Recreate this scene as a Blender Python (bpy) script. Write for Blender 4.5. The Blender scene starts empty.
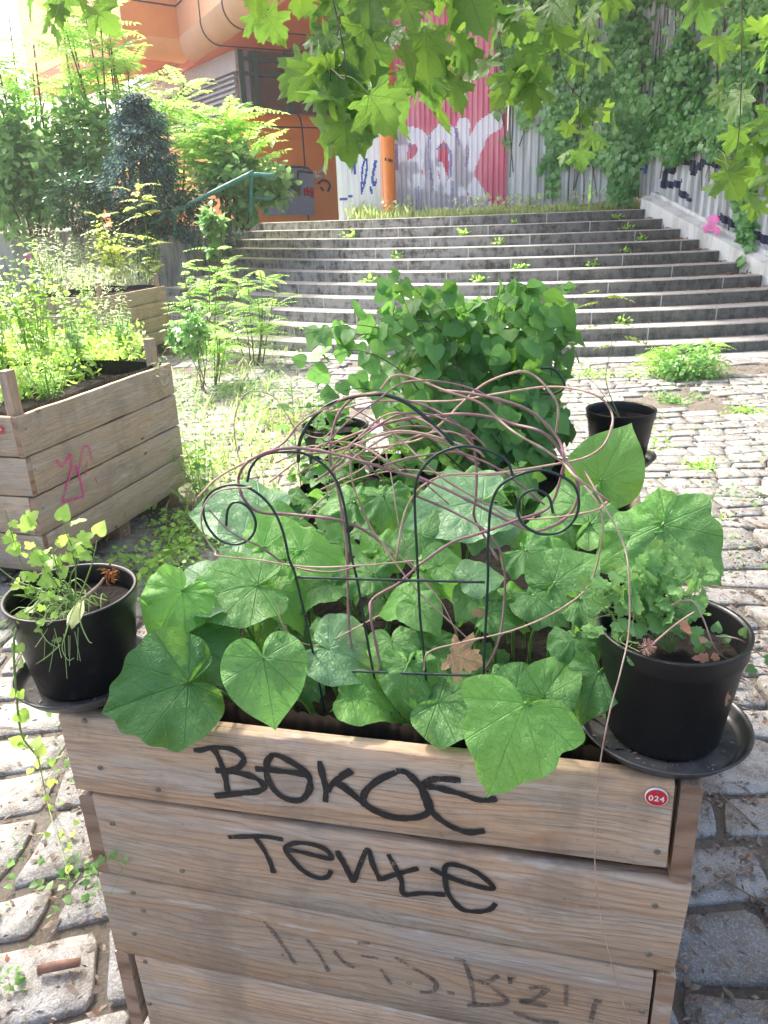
import bpy, math, random
import numpy as np
from mathutils import Vector, Matrix, noise
R = math.radians
rng = np.random.default_rng(7)
random.seed(7)
scene = bpy.context.scene
# ---------------------------------------------------------------- camera
FPX, PITCH, ROLL, CAMH = 760.0, R(21.3), R(2.2), 1.70
ca, sa, cr, sr = math.cos(PITCH), math.sin(PITCH), math.cos(ROLL), math.sin(ROLL)
FWD = np.array([0, ca, -sa]); UP0 = np.array([0, sa, ca]); X0 = np.array([1.0, 0, 0])
RIGHT = cr * X0 - sr * UP0; UPV = sr * X0 + cr * UP0
CAM = np.array([0, 0, CAMH])
cd = bpy.data.cameras.new('camera'); cam = bpy.data.objects.new('camera', cd)
scene.collection.objects.link(cam)
cd.sensor_fit = 'VERTICAL'; cd.sensor_height = 36; cd.sensor_width = 27
cd.lens = 36 * FPX / 1024; cd.clip_start = 0.02; cd.clip_end = 500
m = Matrix.Identity(4)
for i in range(3):
    m[i][0] = RIGHT[i]; m[i][1] = UPV[i]; m[i][2] = -FWD[i]; m[i][3] = CAM[i]
cam.matrix_world = m
scene.camera = cam
# ---------------------------------------------------------------- sky, sun, exposure
SUN_EL, SUN_AZ = R(48), R(-42)          # azimuth from +Y towards +X
TOSUN = np.array([math.sin(SUN_AZ) * math.cos(SUN_EL), math.cos(SUN_AZ) * math.cos(SUN_EL), math.sin(SUN_EL)])
world = bpy.data.worlds.new('World'); scene.world = world; world.use_nodes = True
wn = world.node_tree; bg = wn.nodes['Background']
sky = wn.nodes.new('ShaderNodeTexSky'); sky.sky_type = 'NISHITA'; sky.sun_disc = False
sky.sun_elevation = SUN_EL; sky.sun_rotation = SUN_AZ
sky.air_density = 1.0; sky.dust_density = 6.0; sky.ozone_density = 1.0
wn.links.new(sky.outputs[0], bg.inputs[0]); bg.inputs[1].default_value = 0.15
sl = bpy.data.lights.new('sun', 'SUN'); sl.energy = 3.0; sl.angle = R(4.5); sl.color = (1, 0.95, 0.86)
so = bpy.data.objects.new('sun', sl); scene.collection.objects.link(so)
so.rotation_euler = Vector(-TOSUN).to_track_quat('-Z', 'Y').to_euler()
scene.view_settings.view_transform = 'Standard'; scene.view_settings.look = 'None'
scene.view_settings.gamma = 1; scene.view_settings.use_curve_mapping = False
scene.view_settings.exposure = 1.95
scene.render.engine = 'CYCLES'
scene.cycles.use_denoising = True
scene.cycles.max_bounces = 8; scene.cycles.transparent_max_bounces = 8
scene.cycles.caustics_reflective = False; scene.cycles.caustics_refractive = False
# ---------------------------------------------------------------- rays through the photograph
def ray(u, v):
    return FWD * FPX + RIGHT * (u - 384) + UPV * (512 - v)
def on_z(u, v, z):
    d = ray(u, v); return CAM + d * ((z - CAMH) / d[2])
def on_y(u, v, Y):
    d = ray(u, v); return CAM + d * (Y / d[1])
def on_plane(u, v, p, n):
    d = ray(u, v); return CAM + d * (np.dot(np.array(p) - CAM, n) / np.dot(d, n))
def pxm(p):
    return np.dot(np.array(p) - CAM, FWD) / FPX          # metres per pixel at p
def to_px(p):
    d = np.array(p) - CAM; Z = np.dot(d, FWD)
    return 384 + FPX * np.dot(d, RIGHT) / Z, 512 - FPX * np.dot(d, UPV) / Z
def unit(v):
    v = np.array(v, float); return v / (np.linalg.norm(v) + 1e-12)
# main box frame
YAW = R(-14.06); CX = np.array([math.cos(YAW), math.sin(YAW), 0]); CY = np.array([-math.sin(YAW), math.cos(YAW), 0]); CZ = np.array([0, 0, 1.0])
CO = np.array([-0.595, 1.148, 0.9015]); CL, CD = 1.08, 1.60
def cw(x, y, z): return CO + CX * x + CY * y + CZ * z     # box coordinates -> world
def on_c(u, v, yl): return on_plane(u, v, CO + CY * yl, CY)
def loc_c(p):
    q = np.array(p) - CO; return np.array([q @ CX, q @ CY, q[2]])
# ---------------------------------------------------------------- mesh builder
class MB:
    def __init__(s): s.v = []; s.a = []; s.t = []; s.q = []; s.tm = []; s.qm = []; s.n = 0; s.ng = []
    def add(s, v, tris=None, quads=None, luv=None, mat=0, ngons=None):
        v = np.asarray(v, float).reshape(-1, 3)
        if luv is None: luv = np.zeros_like(v)
        s.v.append(v); s.a.append(np.broadcast_to(np.asarray(luv, float), v.shape))
        if tris is not None and len(tris):
            t = np.asarray(tris, int) + s.n; s.t.append(t); s.tm.append(np.full(len(t), mat))
        if quads is not None and len(quads):
            q = np.asarray(quads, int) + s.n; s.q.append(q); s.qm.append(np.full(len(q), mat))
        s.n += len(v)
    def build(s, name, mats, parent=None, smooth=True, label=None, cat=None, group=None, kind=None, origin=None):
        v = np.concatenate(s.v) if s.v else np.zeros((0, 3)); a = np.concatenate(s.a) if s.a else v
        if parent is not None:
            r = parent
            while r.parent is not None: r = r.parent
            org = np.array(r['_o'])
        elif origin is not None: org = np.array(origin, float)
        else:
            org = np.array([(v[:, 0].min() + v[:, 0].max()) / 2, (v[:, 1].min() + v[:, 1].max()) / 2, v[:, 2].min()]) if len(v) else np.zeros(3)
            if kind == 'structure': org = np.zeros(3)
        me = bpy.data.meshes.new(name)
        t = np.concatenate(s.t) if s.t else np.zeros((0, 3), int); q = np.concatenate(s.q) if s.q else np.zeros((0, 4), int)
        me.vertices.add(len(v)); me.vertices.foreach_set('co', (v - org).astype(np.float32).ravel())
        nl = t.size + q.size
        me.loops.add(nl); me.loops.foreach_set('vertex_index', np.concatenate([t.ravel(), q.ravel()]).astype(np.int32))
        me.polygons.add(len(t) + len(q))
        ls = np.concatenate([np.arange(len(t)) * 3, t.size + np.arange(len(q)) * 4]).astype(np.int32)
        me.polygons.foreach_set('loop_start', ls)
        mi = np.concatenate([*(s.tm or [np.zeros(0)]), *(s.qm or [np.zeros(0)])]).astype(np.int32)
        me.polygons.foreach_set('material_index', mi)
        me.polygons.foreach_set('use_smooth', np.full(len(mi), smooth))
        at = me.attributes.new('luv', 'FLOAT_VECTOR', 'POINT'); at.data.foreach_set('vector', a.astype(np.float32).ravel())
        for mt in (mats if isinstance(mats, (list, tuple)) else [mats]): me.materials.append(mt)
        me.update(calc_edges=True); me.validate()
        o = bpy.data.objects.new(name, me); scene.collection.objects.link(o)
        if parent is not None: o.parent = parent
        else: o.location = org
        o['_o'] = [float(x) for x in org]
        tag(o, label, cat, group, kind)
        return o
def tag(o, label=None, cat=None, group=None, kind=None):
    if label: o['label'] = label
    if cat: o['category'] = cat
    if group: o['group'] = group
    if kind: o['kind'] = kind
def root(name, loc, label, cat, group=None):
    o = bpy.data.objects.new(name, None); scene.collection.objects.link(o); o.location = Vector(loc)
    o.empty_display_size = 0.1; o['_o'] = [float(x) for x in loc]; tag(o, label, cat, group); return o
def perp(d):
    d = unit(d); a = np.array([0, 0, 1.0]) if abs(d[2]) < 0.9 else np.array([1.0, 0, 0])
    x = unit(np.cross(d, a)); return x, np.cross(d, x)
def catmull(P, n=6):
    P = np.array(P, float); 
    if len(P) < 3: return P
    Q = np.vstack([2 * P[0] - P[1], P, 2 * P[-1] - P[-2]]); out = []
    for i in range(1, len(Q) - 2):
        for k in range(n):
            t = k / n
            out.append(0.5 * (2 * Q[i] + (Q[i + 1] - Q[i - 1]) * t + (2 * Q[i - 1] - 5 * Q[i] + 4 * Q[i + 1] - Q[i + 2]) * t * t + (3 * Q[i] - Q[i - 1] - 3 * Q[i + 1] + Q[i + 2]) * t ** 3))
    out.append(Q[-2]); return np.array(out)
def tube(mb, P, r0, r1=None, sides=6, rnd=0.0, mat=0, cap=True):
    P = np.array(P, float); n = len(P); r1 = r0 if r1 is None else r1
    T = np.gradient(P, axis=0); T /= np.linalg.norm(T, axis=1)[:, None] + 1e-12
    x, y = perp(T[0]); V = []; A = []; s = 0
    ang = np.arange(sides) * 2 * math.pi / sides
    for i in range(n):
        x = unit(x - T[i] * (x @ T[i])); y = np.cross(T[i], x)
        rr = 0 if np.ndim(r0) else r0 + (r1 - r0) * i / max(1, n - 1)
        if np.ndim(r0): rr = r0[i]
        if i: s += np.linalg.norm(P[i] - P[i - 1])
        V.append(P[i] + rr * (np.cos(ang)[:, None] * x + np.sin(ang)[:, None] * y))
        A.append(np.stack([np.full(sides, s), ang * rr, np.full(sides, rnd)], 1))
    i, j = np.meshgrid(np.arange(n - 1), np.arange(sides), indexing='ij'); i = i.ravel(); j = j.ravel(); k = (j + 1) % sides
    Q = np.stack([i * sides + j, i * sides + k, (i + 1) * sides + k, (i + 1) * sides + j], 1)
    tr = []
    if cap:
        for b in (0, (n - 1) * sides):
            for j in range(1, sides - 1): tr.append((b, b + j, b + j + 1))
    mb.add(np.concatenate(V), tris=tr, quads=Q, luv=np.concatenate(A), mat=mat)
def hexa(mb, c, luvf=None, mat=0):
    """8 corners: 4 front (tl,tr,br,bl), 4 back"""
    c = np.array(c, float); F = [(0, 3, 2, 1), (4, 5, 6, 7), (0, 1, 5, 4), (1, 2, 6, 5), (2, 3, 7, 6), (3, 0, 4, 7)]
    V = []; Q = []; A = []
    for f in F:
        Q.append([len(V) + i for i in range(4)]); V += [c[i] for i in f]
    V = np.array(V); mb.add(V, quads=Q, luv=luvf(V) if luvf else V, mat=mat)
def box(mb, lo, hi, mat=0, M=None, luvf=None):
    (x0, y0, z0), (x1, y1, z1) = lo, hi
    c = np.array([(x0, y0, z1), (x1, y0, z1), (x1, y0, z0), (x0, y0, z0), (x0, y1, z1), (x1, y1, z1), (x1, y1, z0), (x0, y1, z0)], float)
    if M is not None: c = np.array([M(*p) for p in c])
    hexa(mb, c, luvf, mat)
def plank(mb, A, B, up, nrm, h0, h1, th, rnd, nseg=14, ch=0.003, wob=0.0012, mat=0, endmat=None):
    """board from A to B (centre of its front face), up direction, outward normal, height h0..h1, thickness"""
    A = np.array(A, float); B = np.array(B, float); up = np.array(up, float); nrm = np.array(nrm, float)
    L = np.linalg.norm(B - A); V = []; U = []
    for i in range(nseg + 1):
        t = i / nseg; c = A + (B - A) * t; h = (h0 + (h1 - h0) * t) / 2; e = 0.0025 if i in (0, nseg) else 0
        w = [wob * noise.noise((t * L * 5 + rnd * 31, k * 7.3, rnd * 17)) for k in range(4)]
        k = ch + e
        pr = [(-th + k, h), (-k, h), (0, h - k), (0, h * .4), (0, -h * .4), (0, -h + k), (-k, -h), (-th + k, -h), (-th, -h + k), (-th, h - k)]
        for j, (n_, u_) in enumerate(pr):
            du = (w[0] if u_ > 0 else w[1]) * 2; dn = w[2] + (w[3] if abs(u_) < h * .5 else 0)
            V.append(c + up * (u_ + du) + nrm * (n_ + dn)); U.append((t * L + rnd * 9, u_ + rnd * 5 + n_ * .7, rnd))
    m = 10; Q = []
    for i in range(nseg):
        for j in range(m):
            k = (j + 1) % m; Q.append((i * m + j, (i + 1) * m + j, (i + 1) * m + k, i * m + k))
    mb.add(V, quads=Q, luv=U, mat=mat)
    for i in (0, nseg):                                   # end grain, its own vertices
        vv = np.array(V[i * m:(i + 1) * m]); c = vv.mean(0)
        uu = np.array([((p - c) @ nrm * .6 + rnd * 3 , (p - c) @ up * .25 + rnd, rnd) for p in vv] + [(rnd * 3, rnd, rnd)])
        vv = np.vstack([vv, c]); tr = [(j, (j + 1) % m, m) for j in range(m)]
        if i == 0: tr = [(b, a, c_) for a, b, c_ in tr]
        mb.add(vv, tris=tr, luv=uu, mat=mat if endmat is None else endmat)
def grid(nx, ny, off=0):
    i, j = np.meshgrid(np.arange(ny - 1), np.arange(nx - 1), indexing='ij'); i = i.ravel(); j = j.ravel()
    return np.stack([i * nx + j, i * nx + j + 1, (i + 1) * nx + j + 1, (i + 1) * nx + j], 1) + off
def lathe(mb, prof, c, sides=40, mat=0, rnd=0.0, tilt=None):
    prof = np.array(prof, float); a = np.arange(sides + 1) * 2 * math.pi / sides
    V = np.zeros((len(prof), sides + 1, 3)); V[:, :, 0] = prof[:, :1] * np.cos(a); V[:, :, 1] = prof[:, :1] * np.sin(a); V[:, :, 2] = prof[:, 1:2]
    U = np.zeros_like(V); U[:, :, 0] = a; U[:, :, 1] = prof[:, 1:2]; U[:, :, 2] = rnd
    V = V.reshape(-1, 3)
    if tilt is not None: V = V @ np.array(tilt).T
    mb.add(V + np.array(c), quads=grid(sides + 1, len(prof))[:, ::-1], luv=U.reshape(-1, 3), mat=mat)
# ---------------------------------------------------------------- node helpers
class NT:
    def __init__(s, name):
        s.m = bpy.data.materials.new(name); s.m.use_nodes = True; s.t = s.m.node_tree; s.t.nodes.clear()
        s.out = s.t.nodes.new('ShaderNodeOutputMaterial')
        at = s.t.nodes.new('ShaderNodeAttribute'); at.attribute_name = 'luv'; s.luv = at.outputs['Vector']
        sp = s.t.nodes.new('ShaderNodeSeparateXYZ'); s.link(s.luv, sp.inputs[0]); s.u, s.v, s.r = sp.outputs
        tc = s.t.nodes.new('ShaderNodeNewGeometry'); s.pos = tc.outputs['Position']; s.nor = tc.outputs['Normal']; s.back = tc.outputs['Backfacing']
    def link(s, a, b): s.t.links.new(a, b)
    def put(s, sock, v):
        if isinstance(v, bpy.types.NodeSocket): s.link(v, sock)
        elif v is not None:
            if isinstance(v, (tuple, list)) and len(v) == 3 and sock.type == 'RGBA': v = (*v, 1)
            sock.default_value = v
    def m_(s, op, a, b=None, c=None, clamp=False):
        n = s.t.nodes.new('ShaderNodeMath'); n.operation = op; n.use_clamp = clamp
        for i, x in enumerate((a, b, c)): s.put(n.inputs[i], x)
        return n.outputs[0]
    def vm(s, op, a, b=None):
        n = s.t.nodes.new('ShaderNodeVectorMath'); n.operation = op; s.put(n.inputs[0], a)
        if b is not None: s.put(n.inputs[1], b)
        return n.outputs[0]
    def comb(s, x, y, z):
        n = s.t.nodes.new('ShaderNodeCombineXYZ')
        for i, q in enumerate((x, y, z)): s.put(n.inputs[i], q)
        return n.outputs[0]
    def mul3(s, v, k): return s.vm('MULTIPLY', v, k)
    def noise(s, vec, scale, detail=4, rough=.55, dist=0, col=False):
        n = s.t.nodes.new('ShaderNodeTexNoise'); s.put(n.inputs['Vector'], vec); n.inputs['Scale'].default_value = scale
        n.inputs['Detail'].default_value = detail; n.inputs['Roughness'].default_value = rough; n.inputs['Distortion'].default_value = dist
        return n.outputs['Color' if col else 'Fac']
    def voro(s, vec, scale, feat='F1', rand=1.0, out=0, dim='3D'):
        n = s.t.nodes.new('ShaderNodeTexVoronoi'); n.feature = feat; n.voronoi_dimensions = dim; s.put(n.inputs['Vector'], vec); n.inputs['Scale'].default_value = scale
        n.inputs['Randomness'].default_value = rand; return n.outputs[out]
    def ss(s, x, a, b, lo=0.0, hi=1.0):
        n = s.t.nodes.new('ShaderNodeMapRange'); n.interpolation_type = 'SMOOTHSTEP'
        s.put(n.inputs[0], x); n.inputs[1].default_value = a; n.inputs[2].default_value = b; n.inputs[3].default_value = lo; n.inputs[4].default_value = hi
        return n.outputs[0]
    def mix(s, f, a, b, mode='MIX'):
        n = s.t.nodes.new('ShaderNodeMix'); n.data_type = 'RGBA'; n.blend_type = mode; s.put(n.inputs[0], f); s.put(n.inputs[6], a); s.put(n.inputs[7], b)
        return n.outputs[2]
    def bump(s, h, dist, strength=1.0, nrm=None):
        n = s.t.nodes.new('ShaderNodeBump'); n.inputs['Strength'].default_value = strength; n.inputs['Distance'].default_value = dist
        s.put(n.inputs['Height'], h)
        if nrm is not None: s.link(nrm, n.inputs['Normal'])
        return n.outputs[0]
    def bsdf(s, col, rough=.7, nrm=None, spec=.5, metal=0.0, alpha=None):
        n = s.t.nodes.new('ShaderNodeBsdfPrincipled'); s.put(n.inputs['Base Color'], col); s.put(n.inputs['Roughness'], rough)
        n.inputs['Specular IOR Level'].default_value = spec; n.inputs['Metallic'].default_value = metal
        if nrm is not None: s.link(nrm, n.inputs['Normal'])
        if alpha is not None: s.put(n.inputs['Alpha'], alpha)
        return n.outputs[0]
    def fin(s, sh): s.link(sh, s.out.inputs[0]); return s.m
def mat_simple(name, col, rough=.7, spec=.5, metal=0.0, nscale=20, var=.25, bump=0.0, dark=None):
    n = NT(name); f = n.noise(n.pos, nscale, 5); g = n.noise(n.pos, nscale * .13, 3)
    c2 = dark if dark else tuple(x * (1 - var) for x in col)
    c = n.mix(n.ss(f, .3, .7), col, c2); c = n.mix(n.m_('MULTIPLY', n.ss(g, .45, .7), .5), c, c2)
    return n.fin(n.bsdf(c, rough, n.bump(f, bump) if bump else None, spec, metal))
def mat_leaf(name, c1, c2, trans=.35, tcol=None, rough=.42, vein=None, bump=.0025, age=None, spec=.5):
    """vein: None, 'palm' (veins fan out of the petiole), 'mid'"""
    n = NT(name)
    col = n.mix(n.r, c1, c2)
    nb = n.noise(n.pos, 9, 3); col = n.mix(n.m_('MULTIPLY', n.ss(nb, .4, .7), .25), col, tuple(x * .62 for x in c1))
    tc = n.mix(n.r, tcol or tuple(min(1, x * 2.2) for x in c1), tuple(min(1, x * 2.0) for x in c2))
    nrm = None
    if vein:
        x, y = n.u, n.v
        th = n.m_('ARCTAN2', x, y); rr = n.m_('SQRT', n.m_('ADD', n.m_('MULTIPLY', x, x), n.m_('MULTIPLY', y, y)))
        step = .62 if vein == 'palm' else (.8 if vein == 'plane' else 6.3)
        q = n.m_('DIVIDE', th, step); dq = n.m_('ABSOLUTE', n.m_('SUBTRACT', q, n.m_('ROUND', q)))
        d = n.m_('MULTIPLY', n.m_('MULTIPLY', dq, step), rr)              # distance from main vein
        wdt = n.m_('SUBTRACT', .016, n.m_('MULTIPLY', rr, .011))
        main = n.m_('SUBTRACT', 1, n.m_('DIVIDE', d, n.m_('MAXIMUM', wdt, .003)), clamp=True)
        s1 = n.m_('SUBTRACT', rr, n.m_('MULTIPLY', d, 1.15)); s1 = n.m_('ADD', s1, n.m_('MULTIPLY', n.noise(n.luv, 6, 2), .05))
        fq = n.m_('MULTIPLY', s1, 7.5); fd = n.m_('ABSOLUTE', n.m_('SUBTRACT', fq, n.m_('ROUND', fq)))
        sec = n.m_('MULTIPLY', n.m_('SUBTRACT', 1, n.m_('DIVIDE', fd, .045), clamp=True), .6)
        vn = n.m_('MAXIMUM', main, sec)
        ed = n.voro(n.vm('ADD', n.luv, n.mul3(n.noise(n.luv, 9, 2, col=True), (.06, .06, 0))), 17, 'DISTANCE_TO_EDGE')
        ret = n.ss(ed, 0, .09)
        vis = n.m_('MAXIMUM', vn, n.m_('MULTIPLY', n.m_('SUBTRACT', 1, ret), .05))
        col = n.mix(n.m_('MULTIPLY', vis, .42), col, tuple(min(1, x * 1.9 + .02) for x in c1))
        tc = n.mix(n.m_('MULTIPLY', vis, .5), tc, tuple(min(1, x * 1.2) for x in c1))
        h = n.m_('SUBTRACT', n.m_('ADD', n.m_('MULTIPLY', ret, .28), n.m_('MULTIPLY', n.noise(n.luv, 13, 3), 1.1)), n.m_('MULTIPLY', vn, .8))
        nrm = n.bump(h, bump, .8)
    if age:
        f = n.ss(n.noise(n.pos, 45, 2), .70, .74); col = n.mix(n.m_('MULTIPLY', f, .8), col, age)
    p = n.bsdf(col, rough, nrm, spec)
    t = n.t.nodes.new('ShaderNodeBsdfTranslucent'); n.link(tc, t.inputs[0])
    if nrm is not None: n.link(nrm, t.inputs['Normal'])
    mx = n.t.nodes.new('ShaderNodeMixShader'); mx.inputs[0].default_value = trans
    n.link(p, mx.inputs[1]); n.link(t.outputs[0], mx.inputs[2])
    return n.fin(mx.outputs[0])
def mat_wood(name, base, warm, dark, greyer=(.3, .29, .27), gw=.4, ring=.5, knots=True):
    n = NT(name); off = n.m_('MULTIPLY', n.r, 37)
    u, v = n.u, n.v
    kv = n.comb(n.m_('MULTIPLY', n.m_('ADD', u, off), 1.25), n.m_('MULTIPLY', v, 2.7), 0); kn = n.voro(kv, 1, 'F1', .9, 0, '2D')
    kw = n.ss(kn, .02, .2, 1, 0)
    big = n.noise(n.comb(n.m_('MULTIPLY', u, 1.6), n.m_('MULTIPLY', v, 7), off), 1, 3, .5)
    ph = n.m_('ADD', n.m_('MULTIPLY', v, 380), n.m_('ADD', n.m_('MULTIPLY', big, 62), n.m_('ADD', n.m_('MULTIPLY', kw, 40), n.m_('MULTIPLY', n.noise(n.comb(n.m_('MULTIPLY', u, 9), n.m_('MULTIPLY', v, 30), off), 1, 3, .6), 3))))
    rg = n.m_('ADD', n.m_('MULTIPLY', n.m_('SINE', ph), .5), .5)
    rg = n.m_('POWER', rg, 2.6)
    fib = n.noise(n.comb(n.m_('MULTIPLY', u, 14), n.m_('MULTIPLY', v, 420), off), 1, 3, .6)
    fib2 = n.noise(n.comb(n.m_('MULTIPLY', u, 3.5), n.m_('MULTIPLY', v, 60), off), 1, 4, .6)
    cloud = n.noise(n.comb(n.m_('MULTIPLY', u, 2.2), n.m_('MULTIPLY', v, 9), n.m_('ADD', off, 9)), 1, 5, .6)
    c = n.mix(n.ss(cloud, .35, .65), base, warm)
    c = n.mix(n.m_('MULTIPLY', n.ss(n.noise(n.comb(n.m_('MULTIPLY', u, 1.5), n.m_('MULTIPLY', v, 14), n.m_('ADD', off, 4)), 1, 5, .65), .45, .65), gw), c, greyer)
    c = n.mix(n.m_('MULTIPLY', rg, n.m_('MULTIPLY', n.ss(cloud, .3, .6, .35, 1), ring)), c, (warm[0] * .52, warm[1] * .42, warm[2] * .36))
    c = n.mix(n.m_('MULTIPLY', n.ss(fib, .48, .72), .5), c, dark)
    c = n.mix(n.m_('MULTIPLY', n.ss(fib2, .52, .72), .35), c, dark)
    tone = n.m_('ADD', .84, n.m_('MULTIPLY', n.m_('FRACT', n.m_('MULTIPLY', n.r, 7.13)), .3)); c = n.mix(1.0, c, n.comb(tone, tone, tone), 'MULTIPLY')
    if knots:
        kf = n.ss(kn, .018, .027, 1, 0)
        c = n.mix(n.m_('MULTIPLY', kf, .8), c, (dark[0] * .8, dark[1] * .6, dark[2] * .5))
    crk = n.ss(n.noise(n.comb(n.m_('MULTIPLY', u, 2.0), n.m_('MULTIPLY', v, 170), n.m_('ADD', off, 3)), 1, 2, .5), .70, .74); c = n.mix(n.m_('MULTIPLY', crk, .7), c, tuple(x * .4 for x in dark))
    dirt = n.ss(n.noise(n.pos, 60, 5, .75), .60, .72); c = n.mix(n.m_('MULTIPLY', dirt, .5), c, dark)
    st = n.ss(n.noise(n.vm('MULTIPLY', n.pos, (5, 5, 3)), 1, 5, .65), .50, .66); c = n.mix(n.m_('MULTIPLY', st, .45), c, (dark[0] * 1.5, dark[1] * 1.55, dark[2] * 1.6))
    lt = n.ss(n.noise(n.comb(n.m_('MULTIPLY', u, 3), n.m_('MULTIPLY', v, 22), n.m_('ADD', off, 14)), 1, 5, .7), .56, .66); c = n.mix(n.m_('MULTIPLY', lt, .5), c, (.50, .47, .43))
    h = n.m_('SUBTRACT', n.m_('MULTIPLY', fib, .5), n.m_('MULTIPLY', rg, .35)); h = n.m_('ADD', h, n.m_('MULTIPLY', fib2, .6))
    return n.fin(n.bsdf(c, .82, n.bump(h, .0022, .8), .25))
def mat_ink(name, col, cover=.9, scale=170, thr=(.36, .5)):
    n = NT(name); f = n.noise(n.pos, scale, 4, .7); g = n.noise(n.pos, scale * .12, 2)
    a = n.ss(n.m_('ADD', f, n.m_('MULTIPLY', n.m_('SUBTRACT', g, .5), .55)), thr[0], thr[1]); a = n.m_('MULTIPLY', a, cover)
    return n.fin(n.bsdf(col, .55, None, .4, alpha=a))
# ---------------------------------------------------------------- leaf templates (tip at +Y, petiole at origin, face +Z)
def smooth_outline(half, n=5):
    h = catmull(half, n) if n > 1 else np.array(half, float)
    L = h[1:-1] * np.array([-1, 1]); return np.vstack([h, L[::-1]])       # starts at base, right side, tip, left side
def leaf_template(half, rings, ctr=(0, .1), n=4, cup=.15, fold=.12, wave=.05, wk=5, droop=.1, puck=0.0, veinstep=None, seed=0):
    o = smooth_outline(half, n); m = len(o); c = np.array(ctr); V = [[*c]]
    for k in range(1, rings + 1):
        s = (k / rings) ** .9
        V += list(c + (o - c) * s)
    V = np.array(V); x, y = V[:, 0], V[:, 1]; r = np.hypot(x, y); th = np.arctan2(x, y)
    ss = np.concatenate([[0]] + [np.full(m, (k / rings)) for k in range(1, rings + 1)])
    z = -cup * (x ** 2 + .5 * (y - .3) ** 2) + fold * np.abs(x) - droop * np.clip(y, 0, 2) ** 2
    z += wave * ss ** 3 * np.sin(wk * th + seed * 2.1) + wave * .6 * ss ** 3 * np.sin((wk * 2 + 1) * th + seed)
    if veinstep:
        q = th / veinstep; dq = np.abs(q - np.round(q)) * veinstep * r
        z -= .03 * np.exp(-(dq / .05) ** 2) * np.clip(r * 2.5, 0, 1)
    if puck:
        z += puck * np.array([noise.noise((a * 7 + seed * 5, b * 7, seed)) + .5 * noise.noise((a * 15 + seed * 5, b * 15, seed)) for a, b in zip(x, y)])
    P = np.stack([x, y, z], 1)
    tr = [(0, 1 + j, 1 + (j + 1) % m) for j in range(m)]; Q = []
    for k in range(rings - 1):
        a = 1 + k * m
        for j in range(m): Q.append((a + j, a + m + j, a + m + (j + 1) % m, a + (j + 1) % m))
    return P, np.array(tr)[:, ::1], np.array(Q).reshape(-1, 4), V
HEART = [(0, .01), (.02, -.10), (.09, -.25), (.24, -.34), (.42, -.29), (.56, -.13), (.62, .08), (.59, .31), (.49, .53), (.34, .72), (.17, .87), (.06, .97), (0, 1.04)]
KIDNEY = [(0, .01), (.03, -.12), (.18, -.30), (.42, -.27), (.58, -.06), (.64, .14), (.66, .3), (.56, .42), (.5, .56), (.36, .66), (.27, .8), (.12, .84), (0, .95)]
TRIL = [(0, .03), (.1, -.08), (.3, -.16), (.52, -.08), (.66, .06), (.60, .2), (.50, .30), (.50, .45), (.40, .60), (.26, .72), (.16, .86), (.05, .93), (0, 1.0)]
PLANE = [(0, 0), (.10, -.08), (.22, -.04), (.36, -.14), (.55, -.11), (.52, .0), (.43, .07), (.40, .15), (.50, .2), (.62, .28), (.80, .41), (.68, .46), (.62, .58), (.50, .52), (.36, .48), (.29, .52), (.36, .64), (.38, .78), (.27, .77), (.22, .90), (.10, .95), (0, 1.14)]
OVATE = [(0, 0), (.22, .06), (.34, .28), (.30, .55), (.15, .82), (0, 1.0)]
BROAD = [(0, .02), (.2, -.08), (.42, .02), (.50, .25), (.40, .52), (.18, .8), (0, 1.0)]
LOBED = [(0, 0), (.2, -.06), (.42, .04), (.36, .2), (.5, .34), (.44, .5), (.26, .5), (.24, .72), (.12, .85), (0, .95)]
NARROW = [(0, 0), (.09, .2), (.11, .5), (.05, .85), (0, 1.0)]
CELAND = [(0, .05), (.12, -.1), (.3, -.14), (.34, -.02), (.5, .02), (.46, .18), (.56, .3), (.42, .42), (.42, .56), (.26, .6), (.2, .74), (.08, .72), (0, .82)]
def variants(fn, k): return [fn(i) for i in range(k)]
T_HEART = variants(lambda i: leaf_template([HEART, KIDNEY, HEART][i % 3], 8, (0, .12), 4, .22 + .20 * (i % 3), .14 + .16 * (i % 2), .07 + .03 * (i % 3), 3 + i % 3, .16 + .16 * (i % 4), .034, None, i), 6)
T_TRIL = [leaf_template(TRIL, 9, (0, .12), 4, .10, .06, .04, 5, .12, .026, None, 3)]
T_PLANE = variants(lambda i: leaf_template(PLANE, 3, (0, .22), 1, .1, .12, .05, 4, .12 + .1 * (i % 3), .02, .8, i), 5)
T_PLANE_LO = variants(lambda i: leaf_template(PLANE[::2] + [PLANE[-1]], 1, (0, .22), 1, .1, .1, .0, 4, .1, 0, None, i), 2)
T_BROAD = variants(lambda i: leaf_template(BROAD, 3, (0, .2), 2, .1, .14, .03, 5, .12 * (i % 3), .01, None, i), 4)
T_BROAD_LO = variants(lambda i: leaf_template(BROAD[::2] + [BROAD[-1]], 1, (0, .25), 1, .1, .15, .0, 5, .1, 0, None, i), 3)
T_OVATE = variants(lambda i: leaf_template(OVATE, 1, (0, .35), 1, .1, .2, .0, 5, .15, 0, None, i), 3)
T_LOBED = variants(lambda i: leaf_template(LOBED, 2, (0, .2), 1, .1, .1, .04, 5, .1, 0, None, i), 3)
T_NARROW = variants(lambda i: leaf_template(NARROW, 1, (0, .35), 1, .0, .2, .0, 5, .25, 0, None, i), 2)
T_CEL = variants(lambda i: leaf_template(CELAND, 3, (0, .2), 2, .12, .06, .05, 5, .08, .01, None, i), 4)
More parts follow.
